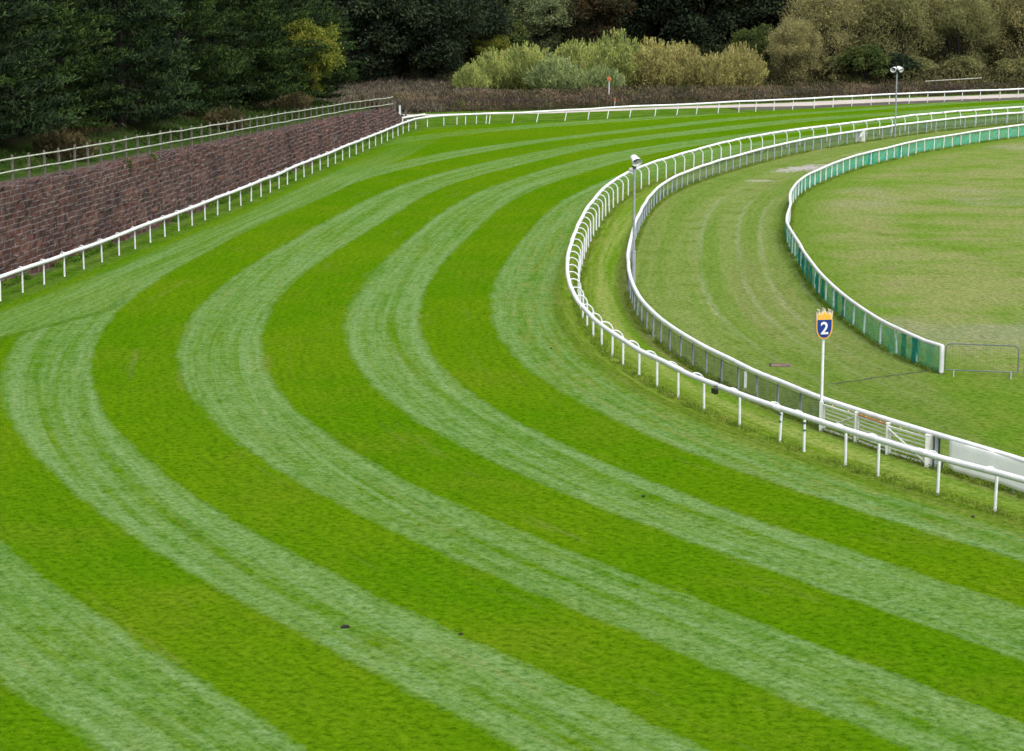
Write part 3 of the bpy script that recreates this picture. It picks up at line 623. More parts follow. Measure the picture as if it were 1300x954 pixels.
for sg_ in (-1, 1):
    slab(shield(.245, zt-.003, zb+.002), sg_*.072, sg_*.080, 'border', M['gold'], ms_)
    slab(shield(.212, zt-.015, zb+.038), sg_*.082, sg_*.088, 'face', M['blue'], ms_)
    slab([(x*.97, z-.004) for x, z in crown], sg_*.057, sg_*.065, 'crown_edge', M['pale_gold'], ms_)
    slab([(x*.80, (z-zt)*.72+zt+.004) for x, z in crown], sg_*.067, sg_*.074, 'crown_face', M['gold'], ms_)
    for cx_ in (-.165, 0, .165):
        m_ = MB(); m_.tube([(cx_, sg_*.066, zt+.265+.03*(cx_ == 0)), (cx_, sg_*.078, zt+.265+.03*(cx_ == 0))], .022, 10); m_.build('crown_ball', M['pale_gold'], ms_)
    cu = bpy.data.curves.new('numeral', 'FONT'); cu.body = '2'; cu.size = .50; cu.extrude = .004; cu.offset = .008; cu.align_x = 'CENTER'; cu.align_y = 'CENTER'
    to = bpy.data.objects.new('tmp', cu); C.objects.link(to); bpy.context.view_layer.update()
    me = bpy.data.meshes.new_from_object(to.evaluated_get(bpy.context.evaluated_depsgraph_get())); bpy.data.objects.remove(to)
    me.materials.clear(); me.materials.append(M['white'])
    no = bpy.data.objects.new('numeral', me); C.objects.link(no); no.parent = ms_
    no.location = (0, sg_*.094, zb+.30); no.rotation_euler = (R(90), 0, 0 if sg_ < 0 else R(180))

# ---- green netting rail
F3s = refine(F3, .4); LF3 = clen(F3s)[-1]; H3 = .93
gr = empty('netting_rail', (*F3s[0], 0), 'white rail hung with green netting curving round the far infield', 'rail fence')
o3 = A(gr.location[:2])
pr = rail_curve(F3s, 0, LF3-1, 0, H3, .6, .012, 21); pr[:,:2] -= o3
mb = MB(); mb.tube(pr, .068, 10); mb.build('top_rail', M['white'], gr, True)
g3p = straight_post('post', .075, .075, H3-.01, 'white_post', gr)
sp_ = [0.0]; 
m3 = [(1161.6,462.5),(1133.8,451.5),(1115.4,439.7),(1097,425),(1081.4,415),(1070.5,405.7),(1057.5,393.7),(1047.2,384.3),(1038.8,374.8),(1034,368)]
sp_ += [float(sdist(A([G(*p)]), F3s)[1][0]) for p in m3]
sp_ += list(np.arange(sp_[-1]+1.8, LF3-1, 1.62)); sp_ = sp_[:88]
qq = cat(F3s, A(sp_)); tt = tang(F3s, A(sp_))
for i, (q, t) in enumerate(zip(qq, tt)):
    copy_post(g3p, gr, (q[0]-o3[0], q[1]-o3[1], 0), math.atan2(t[1], t[0]), i == 0, (1,1,1), (rng.normal(0,.02), rng.normal(0,.035)))
net('netting', F3s, .0, LF3-1, .02, H3-.06, .05, 'net_green', gr, o3, .02, .3, 8)
for i, (a_, w_) in enumerate([(2.55,.16),(1.65,.12),(11.0,.2),(12.3,.14),(15.6,.35),(17.2,.3),(19.5,.5),(21,.45),(23,.6),(25.2,.6),(50.8,.6),(56,.5),(75.5,.9),(82,.7),(38,.35),(34,.4),(43,.4)]):
    net('folded_netting', F3s, a_, a_+w_+.3, .05, H3-.03, .085, 'net_dense', gr, o3, .03, .1, 30+i)
m_ = MB(); m_.tube([(0,0,.05),(0,0,H3+.02)], .075, 12); m_.build('end_post', M['white'], gr, True)

# ---- crowd barriers
def barrier(loc, rz, label):
    o = empty('crowd_barrier', loc, label, 'barrier', 'grey crowd barriers at the end of the green netted rail', rz)
    w, z0, z1, r_ = 2.34, .18, 1.06, .16
    pts_ = [(0,0,z0), (0,0,z1-r_)]+[(r_*(1-math.cos(a)), 0, z1-r_+r_*math.sin(a)) for a in np.linspace(.2, math.pi/2, 5)]
    pts_ += [(w-p[0], 0, p[2]) for p in pts_[::-1]]
    m_ = MB(); m_.tube(pts_, .021, 8); m_.tube([(0,0,z0), (w,0,z0)], .019, 8); m_.build('frame', M['barrier'], o, True)
    m_ = MB()
    for x in np.arange(.11, w-.05, .11): m_.tube([(x, 0, z0), (x, 0, z1-.01)], .003, 4, False)
    m_.build('bars', M['barrier'], o)
    for x in (.28, w-.22):
        m_ = MB(); m_.tube([(x,-.30,.0),(x,-.24,.10),(x,0,z0-.01),(x,.24,.10),(x,.30,.0)], .017, 7); m_.build('foot', M['grey_metal'], o, True)
    return o
b0 = G(1199,476.5); b1 = G(1292,480)
barrier((b0[0]+.02, b0[1], 0), math.atan2(b1[1]-b0[1], b1[0]-b0[0]), 'grey metal crowd barrier standing against the end post of the green netted rail')
barrier((b0[0]+2.5, b0[1]-.55, 0), R(-3), 'grey metal crowd barrier cut by the right edge of the picture')

# ---- loudspeaker poles
def horn(parent, loc, rx, rz):
    m_ = MB(); n_ = 20; prof = [(-.30,.07),(-.22,.13),(-.05,.155),(.16,.20),(.18,.205),(.16,.185),(-.02,.10),(-.06,.06)]
    V = []; F = []
    for a_, (y, r_) in enumerate(prof):
        for i in range(n_): an = 2*math.pi*i/n_; V.append((r_*math.cos(an)*1.15, -y, r_*math.sin(an)))
    for a_ in range(len(prof)-1):
        for i in range(n_): F.append((a_*n_+i, a_*n_+(i+1)%n_, (a_+1)*n_+(i+1)%n_, (a_+1)*n_+i))
    F.append(tuple(range(n_))[::-1])
    h_ = mesh('horn', V, F, M['white'], parent, True); h_.location = loc; h_.rotation_euler = (rx, 0, rz)
    V = [(.10*math.cos(2*math.pi*i/16)*1.1, .045, .10*math.sin(2*math.pi*i/16)) for i in range(16)]
    t_ = mesh('throat', V+[(0,-.07,0)], [(i, (i+1)%16, 16) for i in range(16)]+[tuple(range(16))], M['black'], h_)
    m2_ = MB(); m2_.tube([(0,-.05,0),(0,-.17,0)], [.05,.045], 10); m2_.build('driver', M['grey_metal'], h_)
    return h_
def speaker_pole(loc, hgt, label, horns, two=True):
    o = empty('speaker_pole', loc, label, 'loudspeaker pole')
    m_ = MB(); m_.tube([(0,0,-.1),(0,0,hgt)], .055, 10); m_.build('pole', M['grey_metal'], o, True)
    if two: m_ = MB(); m_.tube([(0,0,-.1),(0,0,1.35)], .095, 10); m_.tube([(0,0,1.33),(0,0,1.40)],[.11,.11],10); m_.build('pole_base', M['grey_metal'], o, True)
    m_ = MB(); m_.box((0,0,hgt-.03), (.16,.16,.12)); m_.build('bracket', M['dark_metal'], o)
    for l_, rx, rz in horns: horn(o, l_, rx, rz)
    return o
q = G(804,360); speaker_pole((q[0], q[1], 0), 4.95, 'grey pole with one white horn loudspeaker standing at the leftmost bulge of the netted fence',
    [((.04,-.06,5.22), R(30), R(25))])
for ch in list(C.objects):
    pass
q = G(1136,175.4); speaker_pole((q[0], q[1], 0), 4.95, 'slender grey pole with two white horn loudspeakers near the far bend', [((-.25,-.05,5.20), R(15), R(-25)), ((.22,-.05,5.22), R(28), R(45))], False)
# ---- small white gate in the far stretch of the mesh fence
ga, gb = G(1085.7,182), G(1097,181); d_ = gb-ga; L_ = float(np.hypot(*d_))
o = empty('small_gate', (ga[0], ga[1], 0), 'small white square gate in the far stretch of the netted fence', 'gate', None, math.atan2(d_[1], d_[0]))
m_ = MB()
for x in (.03, L_-.03): m_.box((x,-.06,.50), (.06,.04,1.0))
for z in (.08, .95): m_.box((L_/2,-.06,z), (L_-.12,.035,.06))
m_.build('gate_frame', M['gate'], o)
m_ = MB(); m_.tube([(.06,-.07,.12),(L_-.06,-.07,.92)], .03, 6); m_.build('brace', M['gate'], o)
m_ = MB()
for x in np.arange(.12, L_-.08, .07): m_.box((x,-.055,.515), (.03,.012,.86))
m_.build('pales', M['gate'], o)
# ---- white peg behind the mesh fence
q = G(948,496); m_ = MB(); m_.box((0,0,.24), (.085,.05,.54)); m_.box((0,0,.515), (.10,.065,.03))
o = m_.build('marker_peg', M['white']); o.location = (q[0], q[1]+.45, 0); tag(o, 'short white peg just behind the netting to the left of the number marker', 'marker')
# ---- inspection cover on the practice ring
q = (G(977,463)+G(1006,466))/2; ic = empty('inspection_cover', (q[0], q[1], 0), 'rusty rectangular inspection cover set in the grass left of the number marker', 'drain cover', None, R(-8))
m_ = MB(); m_.box((0,0,.012), (.66,.50,.03)); m_.build('lid', M['rust'], ic)
m_ = MB(); m_.box((-.06,.29,.010), (.66,.06,.02)); m_.box((-.36,.03,.008), (.05,.5,.015)); m_.build('frame', M['soil'], ic)
# ---- clods of turf
clod = None
for i, (px, py) in enumerate([(438,797),(817,631),(1235,657),(585,806),(700,443)]):
    q = G(px, py)
    if clod is None:
        V = []; F = []; bm = bmesh.new(); bmesh.ops.create_icosphere(bm, subdivisions=2, radius=.07)
        for v in bm.verts: v.co *= 1+random.uniform(-.35,.35); v.co.z *= .55
        me = bpy.data.meshes.new('turf_clod'); bm.to_mesh(me); bm.free(); me.materials.append(M['soil']); clod = bpy.data.objects.new('turf_clod', me); o = clod
    else: o = clod.copy()
    C.objects.link(o); o.location = (q[0], q[1], .02); o.rotation_euler = (0,0,i*1.3); k_ = [1.15,.8,.6,.6,.6][i]; o.scale = (k_*1.3, k_, k_)
    tag(o, 'small dark clod of kicked up turf lying on the mown grass', 'turf clod', 'kicked up clods on the racetrack')

# ---------------------------------------------------------------- outer rail
WRs = refine(WR, .6); LW = clen(WRs)[-1]
_, s92 = sdist(A([G(2,382.5)]), WRs); s92 = float(s92[0])
ow = empty('running_rail', (*G(2,382.5), 0), 'white running rail along the stone wall foot and round the far track edge', 'rail')
oo = A(ow.location[:2])
_, scr = sdist(A([(-7.2,183.1)]), WRs); scr = float(scr[0])
hs = lambda s: np.interp(s, [0, s92, s92+30, scr-15, scr-3, scr+10, scr+25, LW], [1.0, .98, .95, .86, .80, .86, .93, .97])
wp_ = [s92+2.33*i for i in range(-12, 60)]; wp_ = [x for x in wp_ if x < scr-.8]
fpx = [(539,157.5),(562.6,156.5),(584.7,157.2),(605.8,158),(621.8,158.5),(626.5,158.5),(655.6,157.5),(685.9,156),(715,153.5),(744,151.9),(773,151),(801.2,149.5),(828,147.4),(855.3,146),(881.5,145),(908.3,143.7),(934,142.5),(960.4,142),(985,141),(1010,139.8),(1034,138),(1058,136.6),(1082,135.3),(1106,134),(1129.3,132.9),(1152.6,131.6),(1176.5,130.6),(1199.7,129.8),(1222,128.8),(1244,127.7),(1269,126.6),(1292.6,125.6)]
fs_ = [float(sdist(A([G(*p)]), WRs)[1][0]) for p in fpx]; fs_ += [fs_[-1]+1.95*i for i in range(1, 7)]
wp_ = [x for x in wp_ if x < fs_[0]-.8]
ws0 = wp_[0]-1; s = np.arange(ws0, fs_[-1]+1, .7); q = cat(WRs, s); t = tang(WRs, s); nn_ = np.c_[-t[:,1], t[:,0]]
gq = np.random.default_rng(31); key = np.arange(0, LW+5, 2.3); wob = np.interp(s, key, gq.normal(0, .02, len(key)))
mb = MB(); mb.tube(np.c_[q-nn_*.0-oo, hs(s)+wob], .083, 10); mb.build('rail', M['white'], ow, True)
hp2 = hoop_post(1.0, -.0, .040)
# the hooped post stands on the wall side, its hoop reaches back to the rail
mb = MB(); rad = .22; pts_ = [(0,.02,-.15),(0,.02,.4),(0,.02,.82)]
hp2.data.materials.clear(); bpy.data.objects.remove(hp2)
pts_ = [(0,.05,-.15),(0,.05,.45),(0,.05,.86),(0,.12,.97),(0,.20,1.03),(0,.14,1.085),(0,.0,1.06)]
mb.tube(pts_, [.040,.040,.038,.032,.030,.030,.030], 8); hp2 = mb.build('post', M['white_post'], None, True)
allw = wp_+fs_; qq = cat(WRs, A(allw)); tt = tang(WRs, A(allw))
for i, (s_, q, t) in enumerate(zip(allw, qq, tt)):
    lean = 0.0
    if s_ >= fs_[0]: lean = float(np.interp(s_-fs_[0], [0, 3, 7, 14, 30, 60], [0, .05, .26, .20, .12, .04]))
    rzz = math.atan2(t[1], t[0])
    copy_post(hp2, ow, (q[0]-oo[0], q[1]-oo[1], 0), rzz, i == 0, (1, 1, float(hs(s_))), (rng.normal(0,.01), rng.normal(0,.012)+lean))
# spur of rail linking to the wall end
c0 = G(539,158.5); a_ = A([-9.0, 181.2])
sp0 = empty('rail_spur', (a_[0], a_[1], 0), 'short white rail joining the end of the stone wall to the running rail', 'rail')
m_ = MB(); m_.tube([(0,0,.62),(c0[0]-a_[0], c0[1]-a_[1]+.6, .80)], .075, 10); m_.build('rail', M['white'], sp0, True)
m_ = MB(); m_.box((.05,0,.30), (.1,.1,.66)); m_.build('post', M['white_post'], sp0)

# ---------------------------------------------------------------- the stone wall
WLs = refine(WL, .5); LWL = clen(WLs)[-1]
wm, nt, b = new_mat('sandstone_blocks'); n = N(nt)
a_s = n.attr('ws'); a_z = n.attr('wz'); geo = n.node('ShaderNodeNewGeometry').outputs['Position']
wob1 = n.noise(geo, 1.1, 3, .6); wob2 = n.noise(geo, 5, 3, .6)
vs = n.math('ADD', a_s, n.math('MULTIPLY', n.math('SUBTRACT', wob2, .5), .30))
vz = n.math('ADD', a_z, n.math('ADD', n.math('MULTIPLY', n.math('SUBTRACT', wob1, .5), .16), n.math('MULTIPLY', n.math('SUBTRACT', wob2, .5), .09)))
br = n.node('ShaderNodeTexBrick'); n.L(n.comb(vs, vz), br.inputs['Vector'])
for k_, v in dict(Scale=1.0).items(): br.inputs[k_].default_value = v
br.inputs['Color1'].default_value = (0,0,0,1); br.inputs['Color2'].default_value = (1,1,1,1); br.inputs['Mortar'].default_value = (.5,.5,.5,1)
br.inputs['Mortar Size'].default_value = .024; br.inputs['Mortar Smooth'].default_value = .3; br.inputs['Bias'].default_value = 0
br.inputs['Brick Width'].default_value = .72; br.inputs['Row Height'].default_value = .24; br.offset = .47; br.squash = 1.25; br.squash_frequency = 3
br2 = n.node('ShaderNodeTexBrick'); n.L(n.comb(vs, vz), br2.inputs['Vector'])
for k_, v in {'Scale': 1.0, 'Mortar Size': .03, 'Mortar Smooth': .3, 'Bias': 0, 'Brick Width': 1.15, 'Row Height': .36}.items(): br2.inputs[k_].default_value = v
br2.inputs['Color1'].default_value = (0,0,0,1); br2.inputs['Color2'].default_value = (1,1,1,1); br2.inputs['Mortar'].default_value = (.5,.5,.5,1)
pick = n.rng(n.noise(n.comb(n.math('MULTIPLY', a_s, .45), n.math('MULTIPLY', a_z, 1.0), 5.), 1.0, 2, .5), .52, .55)
bcol = n.mix(pick, br.outputs['Color'], br2.outputs['Color']); bfac = n.math('ADD', n.math('MULTIPLY', br.outputs['Fac'], n.math('SUBTRACT', 1, pick)), n.math('MULTIPLY', br2.outputs['Fac'], pick))
tone = n.node('ShaderNodeSeparateColor'); n.L(bcol, tone.inputs[0])
tv = n.math('ADD', n.math('MULTIPLY', tone.outputs[0], .62), n.math('MULTIPLY', n.noise(n.comb(n.math('MULTIPLY', a_s, .9), n.math('MULTIPLY', a_z, 2.2), 8.), 1.0, 3, .6), .55), clamp=True)
tv = n.math('SUBTRACT', tv, .06)
stone = n.node('ShaderNodeValToRGB'); cr = stone.color_ramp
stops = [(0,(.026,.018,.016)),(.22,(.052,.031,.026)),(.42,(.082,.038,.029)),(.60,(.052,.034,.030)),(.76,(.102,.052,.034)),(.92,(.070,.050,.040)),(1,(.16,.135,.115))]
while len(cr.elements) < len(stops): cr.elements.new(.5)
for e, (p, c) in zip(cr.elements, stops): e.position = p; e.color = (*c, 1)
n.L(tv, stone.inputs[0])
g1_ = n.noise(geo, 7, 5, .75); g2_ = n.noise(n.comb(n.math('MULTIPLY', a_s, 2.0), n.math('MULTIPLY', a_z, .35)), 1.0, 4, .7); g3_ = n.noise(geo, .35, 3, .6)
c = n.mix(n.rng(g1_, .3, .75), stone.outputs[0], n.mix(1, stone.outputs[0], (1.7,1.6,1.55), 'MULTIPLY'))
c = n.mix(n.math('MULTIPLY', n.rng(g2_, .48, .62), .7), c, (.022,.018,.018))
c = n.mix(n.math('MULTIPLY', n.rng(g2_, .44, .34), .7), c, (.10,.082,.076))
c = n.mix(n.math('MULTIPLY', n.rng(g3_, .50, .65), .45), c, n.mix(1, c, (1.25,.95,.85), 'MULTIPLY'))
c = n.mix(n.math('MULTIPLY', bfac, n.rng(wob2, .3, .5, .45, .85)), c, (.19,.16,.145))
tuf = n.noise(geo, 2.2, 4, .7)
c = n.mix(1, c, (.84,.85,.93), 'MULTIPLY')
c = n.mix(n.math('MULTIPLY', n.rng(n.noise(n.comb(n.math('MULTIPLY', a_s, .22), n.math('MULTIPLY', a_z, .3)), 1.0, 3, .6), .50, .60), .5), c, n.mix(1, c, (.50,.50,.55), 'MULTIPLY'))
c = n.mix(n.math('MULTIPLY', n.rng(tuf, .66, .74), .8), c, (.035,.065,.015))
n.L(c, b.inputs['Base Color']); b.inputs['Roughness'].default_value = .95; b.inputs['Specular IOR Level'].default_value = .15
hb = n.math('ADD', n.math('MULTIPLY', bfac, -.5), n.math('ADD', n.math('MULTIPLY', tv, .5), n.math('MULTIPLY', g1_, .9)))
n.L(n.bump(hb, .55, .05), b.inputs['Normal'])
sW = np.arange(0, LWL, .22); qW = cat(WLs, sW); tW = tang(WLs, sW, 1.5); nW = np.c_[-tW[:,1], tW[:,0]]
gq = np.random.default_rng(11); rows = 22; V = []; As = []; Az = []
# uneven top: single stones missing or proud
top = wallz(qW[:,1])+.03+np.repeat(gq.normal(0, .045, len(sW)//2+1), 2)[:len(sW)]
drop = np.repeat((gq.random(len(sW)//4+1) < .14)*.16, 4)[:len(sW)]; top = top-drop
zend = np.clip((sW[-1]-sW)/3.0, 0, 1); top = top*(.62+.38*zend)
off = gq.normal(0, .022, (rows, len(sW)))
off = (off+np.roll(off, 1, 1))/1.3
bulge = (vnoise(sW, sW*0, 3.1, 5)-.5)*.12
for r_ in range(rows):
    z = -.2+(top+.2)*r_/(rows-1); bat = .16*(1-r_/(rows-1))
    o_ = -(off[r_]+bat+bulge*(.3+.7*np.sin(np.pi*r_/(rows-1)))); p = qW+nW*o_[:,None]
    V.append(np.c_[p, z]); As += list(sW); Az += list(z)
for o_, zz in ((.25, .0), (.6, -.01), (.95, .03), (1.05, -.5)):
    jj = gq.normal(0, .02, len(sW)); p = qW+nW*(o_+jj)[:,None]; V.append(np.c_[p, top+zz+gq.normal(0, .02, len(sW))]); As += list(sW); Az += list(top+o_)
V = np.vstack(V); m = len(sW); R_ = rows+4
F = np.array([(a*m+j, a*m+j+1, (a+1)*m+j+1, (a+1)*m+j) for a in range(R_-1) for j in range(m-1)])
endcap = [(a*m+m-1) for a in range(R_)]
Fl = [tuple(f) for f in F]+[tuple(endcap)]
wall = mesh('stone_wall', V, Fl, wm, None, False, dict(ws=As, wz=Az))
tag(wall, 'long dark red sandstone retaining wall behind the left rail', 'wall')

# ---- railing on top of the wall
ft = empty('wall_fence', (float(WLs[0][0]), float(WLs[0][1]), 0), 'two bar cream pipe fence on grey posts running along the top of the stone wall', 'fence')
of = A(ft.location[:2])
_, sv = sdist(A([(-21.5,92.2)]), WLs); sv = float(sv[0])
sF = [sv+.3+1.855*i for i in range(-14, 49)]; sF = [x for x in sF if 0 < x < LWL-2.0]
qF = cat(WLs, A(sF)); tF = tang(WLs, A(sF), 1.5); nF = np.c_[-tF[:,1], tF[:,0]]; qF = qF+nF*.30
topz = lambda y: np.interp(y, [30, 60, 92, 108, 117, 133, 152, 162, 171, 178], [6.1, 5.75, 5.20, 4.79, 4.55, 4.05, 3.43, 3.14, 2.80, 2.50])
m_ = MB(); m_.box((0,0,.50), (.10,.10,1.60)); m_.box((0,0,1.32), (.075,.075,.06)); fpo = m_.build('post', M['concrete_post'], ft)
fpo.modifiers.new('b', 'BEVEL').width = .012
for i, (q, t) in enumerate(zip(qF, tF)):
    copy_post(fpo, ft, (q[0]-of[0], q[1]-of[1], float(topz(q[1]))-1.22+rng.normal(0,.015)), math.atan2(t[1], t[0]), i == 0, (1,1,1), (rng.normal(0,.02), rng.normal(0,.015)))
for dz in (-.03, -.56):
    z = topz(qF[:,1])+dz+rng.normal(0,.012, len(qF)); z[-1] -= .0
    m_ = MB(); m_.tube(np.c_[qF-of-nF*.06, z], .034, 8); m_.build('pipe_rail', M['cream_rail'], ft, True)
# low timber posts that step down at the wall end
stp = None
for i, (x, y, z0, hh) in enumerate([(-9.55,180.6,1.2,.95),(-9.2,181.9,.75,1.0),(-8.75,182.4,.3,1.05)]):
    m_ = MB(); m_.box((0,0,hh/2), (.16,.12,hh)); m_.box((0,0,hh+.015), (.13,.09,.04)); o = m_.build('end_post', M['concrete_post'] if i != 1 else M['white_post']); o.location = (x, y, z0-.2)
    tag(o, ['dark post on the last stones of the wall', 'pale post just beyond the end of the wall', 'dark post beside the foot of the wall end'][i], 'post')

# ---------------------------------------------------------------- iron railing, orange sign, hand rail behind the path
ir = empty('iron_railing', (float(PATH[0][0]), float(PATH[0][1])+3, 0), 'low dark iron railing of thin uprights behind the gravel path beyond the track', 'fence')
oi_ = A(ir.location[:2]); Ps = refine(PATH, .6)
si = np.arange(.3, .3+88*.78, .78); q = cat(Ps, si); t = tang(Ps, si); q = q+np.c_[-t[:,1], t[:,0]]*3.3
z = hfun(q[:,0], q[:,1])
m_ = MB(); m_.box((0,0,.52), (.055,.055,1.24)); pp = m_.build('upright', M['iron'], ir)
for i in range(len(si)): copy_post(pp, ir, (q[i,0]-oi_[0], q[i,1]-oi_[1], z[i]), math.atan2(t[i,1], t[i,0]), i == 0, (1,1,1+rng.normal(0,.05)), (rng.normal(0,.03), rng.normal(0,.03)))
for dz in (.30, 1.0):
    m_ = MB(); m_.tube(np.c_[q-oi_, z+dz], .014, 5); m_.build('wire', M['iron'], ir)
q = G(773, 131.5); z0 = float(hfun(A([q[0]]), A([q[1]]))[0])
o = empty('warning_sign', (q[0], q[1], z0), 'small orange sign on a thin pale post in front of the green willow bushes', 'sign')
m_ = MB(); m_.tube([(0,0,-.1),(0,0,2.0)], .05, 8); m_.build('post', M['white_post'], o)
m_ = MB(); m_.tube([(0,-.05,2.12),(0,-.10,2.12)], .21, 18); m_.tube([(0,-.11,2.12),(0,-.13,2.12)], .09, 14); m_.build('disc', M['orange'], o, True)
q = G(781, 136.5)
o = empty('marker_peg', (q[0], q[1]+1, float(hfun(A([q[0]]), A([q[1]+1]))[0])), 'tiny orange topped peg by the iron railing below the round orange sign', 'marker')
m_ = MB(); m_.tube([(0,0,0),(0,0,.45)], .05, 8); m_.build('stake', M['white_post'], o)
m_ = MB(); m_.tube([(0,0,.45),(0,0,.8)], .075, 8); m_.build('cap', M['orange'], o)
ha, hb_ = A([41.3, 222.0]), A([47.6, 225.3]); d_ = hb_-ha; L_ = float(np.hypot(*d_))
o = empty('hand_rail', (ha[0], ha[1], 0), 'single pale horizontal bar on dark supports below the olive trees at the far right', 'railing', None, math.atan2(d_[1], d_[0]))
zz = float(hfun(A([ha[0]]), A([ha[1]]))[0])
m_ = MB(); m_.tube([(0,0,zz+1.35),(L_,0,zz+1.50)], .04, 8); m_.build('bar', M['cream_rail'], o)
for x in np.linspace(0, L_, 7): m_ = MB(); m_.box((x,0,zz+.68), (.04,.04,1.3)); m_.build('support', M['iron'], o)

# ---------------------------------------------------------------- foliage
def quads_from(P, D, Nn, ln, wd, bend=0.0):
    """leaf quads: centre P, long axis D, normal Nn"""
    D = D/np.linalg.norm(D, axis=1)[:,None]; S = np.cross(D, Nn); S /= (np.linalg.norm(S, axis=1)[:,None]+1e-9)
    ln = np.asarray(ln).reshape(-1,1)*.5; wd = np.asarray(wd).reshape(-1,1)*.5
    a = P-D*ln-S*wd*.55; b_ = P-D*ln+S*wd*.55; c = P+D*ln+S*wd; d_ = P+D*ln-S*wd
    V = np.stack([a, b_, c, d_], 1).reshape(-1, 3); F = np.arange(len(V)).reshape(-1, 4); return V, F
def unit(n_, g): v = g.normal(size=(n_, 3)); return v/np.linalg.norm(v, axis=1)[:,None]
def crown_mesh(name, V, F, mat, g):
    lv = np.repeat(np.clip(g.normal(.22, .25, len(F)), 0, 1), 4)
    me = bpy.data.meshes.new(name); n_ = len(F)
    me.vertices.add(len(V)); me.vertices.foreach_set('co', V.astype(np.float32).ravel())
    me.loops.add(n_*4); me.loops.foreach_set('vertex_index', F.astype(np.int32).ravel())
    me.polygons.add(n_); me.polygons.foreach_set('loop_start', (np.arange(n_)*4).astype(np.int32)); me.update(calc_edges=True)
    t_ = me.attributes.new('lv', 'FLOAT', 'POINT'); t_.data.foreach_set('value', lv.astype(np.float32))
    me.materials.append(mat); return me
def pine_data(seed, h, rad, low=.03, leaf=.25, dens=1.0):
    g = np.random.default_rng(seed); P = []; D = []; tr = MB()
    lean = g.normal(0, .25, 2)
    axis = lambda z: np.array([lean[0]*(z/h)**2*1.5, lean[1]*(z/h)**2*1.5, z])
    tr.tube([axis(z) for z in np.linspace(-.4, h*.97, 9)], list(np.linspace(.26, .04, 9)), 7)
    z = low*h
    while z < h*.98:
        f = z/h; rl = rad*(1-f**1.7)*(.62+.38*min(1, (f+.18)*2.4)); nb = int(g.integers(4, 7))
        for a0 in np.arange(nb)/nb*2*math.pi+g.random()*6:
            a = a0+g.normal(0, .25); L = rl*g.uniform(.62, 1.18)+.25; up = g.uniform(-.12, .30)+.25*f
            base = axis(z+g.normal(0, .1)); dr = np.array([math.cos(a), math.sin(a), up]); 
            tip = base+dr*L; mid = base+dr*L*.5+np.array([0,0,-.04*L])
            tr.tube([base, mid, tip], [.055*(1-f)+.02, .035, .01], 4, False)
            nc = max(3, int(L*2.3*dens))
            for u_ in np.linspace(.28, 1.0, nc):
                c = base+dr*L*u_+np.array([0,0,-.10*L*u_*(1-u_)*2]); sp = .17+.10*(1-u_)*L*.4+.12
                m = int(44*dens*(.5+g.random()))
                off = g.normal(size=(m, 3))*np.array([sp, sp, sp*.42]); off[:,2] = np.abs(off[:,2])*.9-.05
                P.append(c+off); dd = off*.8+g.normal(size=(m,3))*.35+np.array([dr[0]*.4, dr[1]*.4, .45]); D.append(dd)
        z += g.uniform(.50, .78)*max(.6, h/12)
    P = np.vstack(P); D = np.vstack(D); Nn = unit(len(P), g)+np.array([0,0,.6])
    V, F = quads_from(P, D, Nn, g.uniform(.7, 1.2, len(P))*leaf, g.uniform(.6, 1.1, len(P))*leaf*.34)
    return V, F, tr, g
def broad_data(seed, h, rx, ry, zlow=.12, nb=46, leaf=.24, per=520, elong=1.5, updir=.1, clump=(.16,.27), lump=.9):
    g = np.random.default_rng(seed); P = []; D = []; tr = MB()
    fork = h*max(.12, zlow*.9); tr.tube([(0,0,-.4),(0,0,fork*.6),(g.normal(0,.1),g.normal(0,.1),fork)], [.30,.24,.20], 8)
    cz = h*(zlow+1)/2; hz = h*(1-zlow)/2; blobs = []
    for i in range(nb):
        u = unit(1, g)[0]; u[2] = abs(u[2]) if g.random() < .62 else u[2]
        r_ = g.uniform(.52, .88)*(1 if g.random() < .8 else .4); wz_ = 1-.35*max(0, -u[2])
        c = np.array([u[0]*rx*r_*wz_, u[1]*ry*r_*wz_, cz+u[2]*hz*r_]); br_ = g.uniform(*clump)*(rx+ry+hz)/3*1.25
        blobs.append((c, br_))
        if i % 2 == 0:
            m_ = (c*.45+np.array([0,0,fork*.55+c[2]*.05])); tr.tube([(0,0,fork*.85), m_, c], [.12,.07,.015], 5, False)
    for c, br_ in blobs:
        m = int(per*(br_/(.22*(rx+ry+hz)/3*1.25))**1.6); u = unit(m, g); rr_ = br_*(g.random(m)**.38)*(1+.25*np.sin(u[:,0]*5+u[:,2]*4+c[0]))
        q_ = c+u*rr_[:,None]*np.array([1.1,1.1,.78*lump]); keep = q_[:,2] > .05; q_ = q_[keep]; u = u[keep]
        P.append(q_); D.append(u*.8+g.normal(size=u.shape)*.7+np.array([0,0,updir]))
    P = np.vstack(P); D = np.vstack(D); Nn = unit(len(P), g)+np.array([0,-.1,.5])
    V, F = quads_from(P, D, Nn, g.uniform(.6, 1.25, len(P))*leaf, g.uniform(.6, 1.2, len(P))*leaf/elong)
    return V, F, tr, g
